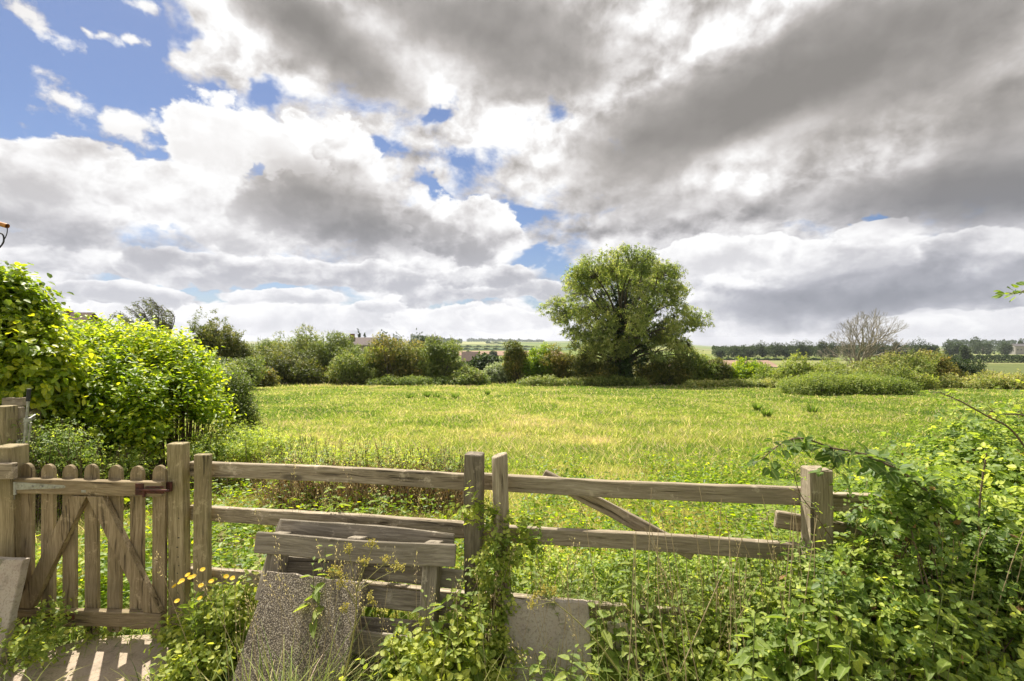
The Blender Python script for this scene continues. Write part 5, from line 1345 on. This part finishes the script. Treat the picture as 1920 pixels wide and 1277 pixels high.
umbel('cow_parsley', 'yellowing cow parsley with open umbels in front of the pallet', [(640, 1290, 1.95), (672, 1180, 1.95), (668, 1110, 1.95)],
      [(668, 1110, 655, 1040, 1.95), (668, 1110, 697, 1030, 1.95), (668, 1110, 718, 1060, 1.95), (668, 1140, 640, 1085, 1.95), (640, 1085, 628, 1078, 1.95), (668, 1110, 740, 1070, 1.95), (660, 1180, 650, 1150, 1.95), (655, 1200, 690, 1130, 1.93), (668, 1130, 645, 1100, 1.95), (668, 1110, 680, 1062, 1.95)], 986)
umbel('cow_parsley', 'leaning cow parsley stalk crossing the top of the pale slab', [(1160, 1260, 1.95), (1110, 1180, 1.98), (1040, 1130, 2.0)], [(1040, 1130, 1012, 1125, 2.0), (1050, 1138, 1025, 1118, 2.0), (1040, 1130, 1040, 1118, 2.0), (1040, 1130, 1008, 1136, 2.0)], 987)
# yellow hawkbit by the latch post
def hawkbit():
    rg = np.random.default_rng(988); ob = empty('yellow_hawkbit', 'sprays of small yellow flowers beside the latch post', 'wildflower', (-1.62, 2.35, 0)); paths = []
    b = np.array([(395 - CX) / F * 2.35, 2.35, .1])
    for (px, py) in ((327, 1099), (341, 1089), (338, 1092), (357, 1083), (363, 1081), (380, 1068), (377, 1098), (396, 1090), (424, 1081), (436, 1084), (332, 1127), (375, 1122), (352, 1078)):
        h = W(px, py, 2.32 + rg.normal(0, .03)); pts = bez(b + rg.normal(0, .04, 3), (b + h) / 2 + rg.normal(0, .05, 3), h, 8); paths.append((pts, .0018, .001))
        fl = []; D_ = []
        up_ = norm(np.array([rg.normal(0, .3), -.4, .8])); u = norm(np.cross(up_, [1., 0, 0])); v = np.cross(up_, u)
        for k in range(14):
            a = k * 2 * math.pi / 14; fl.append(h); D_.append(np.cos(a) * u + np.sin(a) * v + up_ * .25)
        leaves('flower', 'long', np.array(fl), np.array(D_), np.tile(up_, (14, 1)), .0135, .006, rg.random(14), M['petal'], ob)
    link('stem', tube_mesh('stem', *path_tubes(paths), 4), M['green_stem'], ob)
    P = np.concatenate([p_[0][1:6] for p_ in paths]); P = np.repeat(P, 3, 0); n = len(P)
    leaves('foliage', 'long', P, rdir(rg, n, 0), rdir(rg, n), .05, .014, rg.uniform(.2, .7, n), M['lf_nettle'], ob)
hawkbit()

# ------------------------------------------------------------------ grass
def meadow():
    rg = np.random.default_rng(1001)
    N = 1150000
    # denser close by, thinning with distance; wide enough for a step to either side
    u = rg.random(N); Y0, Y1 = 2.95, 52.0
    y = (Y0 ** -.35 + u * (Y1 ** -.35 - Y0 ** -.35)) ** (-1 / .35)
    x = rg.uniform(-1, 1, N) * (y * 1.16 + 1.2)
    n1 = noise2(x + 200, y + 200, 1, 2.6); n2 = noise2(x + 200, y + 200, 2, .55); n3 = noise2(x + 300, y * .6 + 200, 5, 7.0); n4 = noise2(x * 1.0 + 100, y + 90, 6, .9)
    keep = np.ones(N, bool)
    keep &= ~((y < 7.0) & (n4 * .6 + n1 * .4 < .34 + .05 * (7 - y)))        # bare, trampled spots near the fence
    x, y, n1, n2, n3, n4 = (a[keep] for a in (x, y, n1, n2, n3, n4)); n = len(x)
    h = (.04 + .045 * n2 + .035 * n3) * rg.uniform(.5, 1.5, n)
    tall = rg.random(n) < .05 * (.4 + n3); h[tall] *= 1.6
    edge = np.clip((y - 34) / 8, 0, 1); h *= 1 + .8 * edge
    w_ = np.maximum(.0045, .00125 * y) * rg.uniform(.7, 1.3, n)
    P = np.stack([x, y, G(x, y) - .01], 1)
    a = rg.uniform(0, 6.28, n); ln_ = rg.uniform(.3, 1.6, n)
    D_ = np.stack([np.cos(a) * ln_, np.sin(a) * ln_, np.ones(n)], 1)
    yaw = rg.uniform(-.9, .9, n); Nn = np.stack([np.sin(yaw), -np.cos(yaw), .3 * np.ones(n)], 1)
    ti = .43 + .50 * (n3 - .5) + .36 * (n2 - .5) + .35 * (n1 - .5) + rg.normal(0, .11, n)
    tr = np.abs(x - (-2.9 - .30 * (y - 12) * .55)) < .10 + .03 * np.sin(y * 3)      # a faint trodden line
    tr &= (y > 9) & (y < 19) & (rg.random(n) < .75); ti[tr] = rg.uniform(.8, 1.0, tr.sum()); h[tr] *= .5
    lush = noise2(x + 20, y * 1.5 + 40, 31, 1.9) > .68; ti[lush] -= .16; h[lush] *= 1.5
    dry = (rg.random(n) < .07 + .10 * (n1 > .6)) | tall; ti[dry] = rg.uniform(.75, 1.0, dry.sum())
    ti = np.clip(ti, .02, 1)
    o = leaves('meadow_grass', 'blade', P, D_, Nn, h, w_, ti, M['grass'], None, droop=h * rg.uniform(0, .35, n))
    tag(o, 'bright sunlit meadow grass covering the field beyond the fence', 'grass', kind='stuff')
meadow()

def clover_bed():
    """broad leaved weeds in the meadow's near strip"""
    rg = np.random.default_rng(1002); n0 = 5200
    y = 2.9 + 4.2 * rg.random(n0) ** 1.2; x = rg.uniform(-1, 1, n0) * (y * 1.15 + .6)
    k_ = noise2(x + 77, y + 77, 12, .8) > .40; x, y = x[k_], y[k_]; n0 = len(x)
    c = np.stack([x, y, G(x, y) + .01], 1); m = 11
    hh = rg.uniform(.02, .20, (n0, m)) * (.4 + noise2(x + 9, y + 9, 13, .7))[:, None] * 1.5
    P = c[:, None] + np.concatenate([rg.normal(0, .05, (n0, m, 2)), hh[..., None]], 2); P = P.reshape(-1, 3)
    n = len(P); D_ = rdir(rg, n, -.2); D_[:, 2] *= .4
    N_ = np.array([0, 0, 1.]) + rg.normal(0, .35, (n, 3)); L = rg.uniform(.025, .06, n)
    o = leaves('meadow_weeds', 'oval', P, D_, N_, L, L * .6, np.clip(.35 + rg.normal(0, .2, n), 0, 1), M['lf_bright'], None)
    tag(o, 'low broad leaved weeds in the strip just behind the fence', 'weeds', kind='stuff')
    # dry litter
    nn = 9000; y = 2.8 + 3.6 * rg.random(nn) ** 1.2; x = rg.uniform(-1, 1, nn) * (y * 1.15 + .6); k_ = noise2(x + 7, y + 7, 15, .9) > .5; x, y = x[k_], y[k_]; nn = len(x)
    P = np.stack([x, y, G(x, y) + rg.uniform(.01, .06, nn)], 1); D_ = rdir(rg, nn); D_[:, 2] *= .25
    o = leaves('dry_litter', 'diamond', P, D_, np.array([0, 0, 1.]) + rg.normal(0, .4, (nn, 3)), rg.uniform(.02, .07, nn), .014, rg.random(nn), M['dry_leaf'], None)
    tag(o, 'brown dry litter on the bare soil behind the fence', 'leaf litter', kind='stuff')
clover_bed()

def dock(px, py, hw, label, seed):
    """darker coarse tufts standing in the meadow"""
    Y = 1.48 / ((py - CY) / F - .055); rg = np.random.default_rng(seed); x = (px - CX) / F * Y; n = 110; s = hw / F * Y
    ang = rg.uniform(0, 6.28, n); r = rg.random(n) ** .5 * s * .6
    B = np.stack([x + r * np.cos(ang), Y + r * np.sin(ang) * .6, np.zeros(n)], 1); B[:, 2] = G(B[:, 0], B[:, 1])
    o = ribbons('grass_tussock', B, np.stack([np.cos(ang) * .35, np.sin(ang) * .35, np.ones(n)], 1), rg.uniform(.12, .42, n), .03, .15, rg.uniform(.05, .45, n), M['grass'], None, 4)
    tag(o, label, 'grass tuft')
for i, (px, py, hw, lb) in enumerate(((770, 747, 7, 'leftmost of the dark green tufts in the far meadow'), (801, 745, 6, 'small dark tuft second from the left in the far meadow'), (818, 748, 8, 'larger dark tuft third from the left in the far meadow'),
        (853, 749, 8, 'dark tuft on the right of the row in the far meadow'), (914, 742, 5, 'faint lone tuft in the far meadow below the whitish shrub'), (1420, 768, 9, 'dark tuft in the right of the meadow under the low bushes'), (1438, 783, 10, 'second dark tuft lower in the right of the meadow'), (1523, 775, 12, 'wide soft tuft in the meadow below the low hedge'))):
    dock(px, py, hw, lb, 1100 + i)

def verge():
    rg = np.random.default_rng(1003); B, D_, L, ti, dr, w_ = [], [], [], [], [], []
    spots = [(500, 1.72, 45, .60, 420), (560, 1.72, 50, .55, 380), (450, 1.75, 40, .5, 200), (310, 2.1, 30, .30, 300), (262, 2.2, 14, .2, 60), (640, 1.75, 40, .5, 140), (745, 1.75, 60, .52, 160), (985, 1.72, 50, .55, 130), (1180, 1.75, 90, .6, 260), (1330, 1.8, 90, .62, 260),
             (860, 1.8, 60, .5, 120), (15, 2.0, 30, .3, 160), (130, 2.72, 60, .16, 120), (190, 2.78, 60, .14, 120), (40, 2.5, 30, .22, 120), (1480, 1.8, 80, .55, 140), (430, 2.7, 60, .35, 200), (560, 2.8, 120, .35, 260), (760, 2.75, 120, .38, 260), (1100, 2.7, 150, .4, 300), (1300, 2.7, 150, .4, 300)]
    for (px, Y, sp, h, k) in spots:
        x = (px + rg.normal(0, sp, k) - CX) / F * Y; y = Y + rg.normal(0, .09, k); B.append(np.stack([x, y, np.zeros(k)], 1))
        a = rg.uniform(0, 6.28, k); D_.append(np.stack([np.cos(a) * .35, np.sin(a) * .35, np.ones(k)], 1)); L.append(h * rg.uniform(.45, 1.25, k)); ti.append(np.clip(rg.normal(.45, .2, k), 0, 1)); dr.append(rg.uniform(.1, .9, k)); w_.append(rg.uniform(.003, .008, k))
    o = ribbons('verge_grass', *map(np.concatenate, (B, D_, L)), np.concatenate(w_), np.concatenate(dr), np.concatenate(ti), M['grass'], None, 7)
    tag(o, 'long green grass blades along the foot of the gate and fence', 'grass', kind='stuff')
    # dry flowering stems
    paths, sp_, sd = [], [], []
    for _ in range(170):
        px = rg.choice([rg.normal(480, 60), rg.normal(640, 70), rg.normal(780, 60), rg.normal(1050, 60), rg.normal(1250, 120), rg.uniform(380, 1600)]); Y = rg.uniform(2.62, 3.0) if rg.random() < .7 else rg.uniform(1.9, 2.2)
        h = rg.uniform(.7, 1.12) if Y > 2.5 else rg.uniform(.55, .85); x = (px - CX) / F * Y; b = np.array([x, Y, 0.]); t = b + np.array([rg.normal(-.08, .16), rg.normal(0, .08), h]); m_ = (b + t) / 2 + np.array([rg.normal(0, .03), 0, .05]); pts = bez(b, m_, t, 12); paths.append((pts, .0014, .0007))
        d = norm(pts[-1] - pts[-2])
        for k in range(22):
            f = k / 22; q_ = pts[-1] - d * .13 * f + rg.normal(0, .004 + .010 * f, 3); sp_.append(q_); sd.append(norm(d + rg.normal(0, .4, 3)))
    o = link('dry_grass', tube_mesh('dry_grass', *path_tubes(paths), 3), M['dry_stem'], None); tag(o, 'thin straw coloured flowering grass stems along the fence', 'grass', kind='stuff')
    sp_, sd = np.array(sp_), np.array(sd); leaves('seed_heads', 'diamond', sp_, sd, rdir(rg, len(sp_)), .012, .003, rg.uniform(.85, 1, len(sp_)), M['grass'], o)
    # pale flopped stems left of the pallet
verge()

# ------------------------------------------------------------------ air
def haze(dens):
    m = bpy.data.materials.new('haze'); m.use_nodes = True; t = NT(m.node_tree); out = t.n('ShaderNodeOutputMaterial')
    v = t.n('ShaderNodeVolumePrincipled'); v.inputs['Color'].default_value = (.86, .90, 1.0, 1); v.inputs['Density'].default_value = dens; v.inputs['Anisotropy'].default_value = .3
    t.t.links.new(v.outputs[0], out.inputs['Volume'])
    x, y0, y1, z0, z1 = 9200, -60, 9200, -130, 60
    o = merged('haze', [([(-x, y0, z0), (x, y0, z0), (x, y1, z0), (-x, y1, z0), (-x, y0, z1), (x, y0, z1), (x, y1, z1), (-x, y1, z1)], [(0, 3, 2, 1), (4, 5, 6, 7), (0, 1, 5, 4), (1, 2, 6, 5), (2, 3, 7, 6), (3, 0, 4, 7)])], m)
    tag(o, 'thin blue summer haze over the far valley', 'haze', kind='stuff')
haze(.00011)
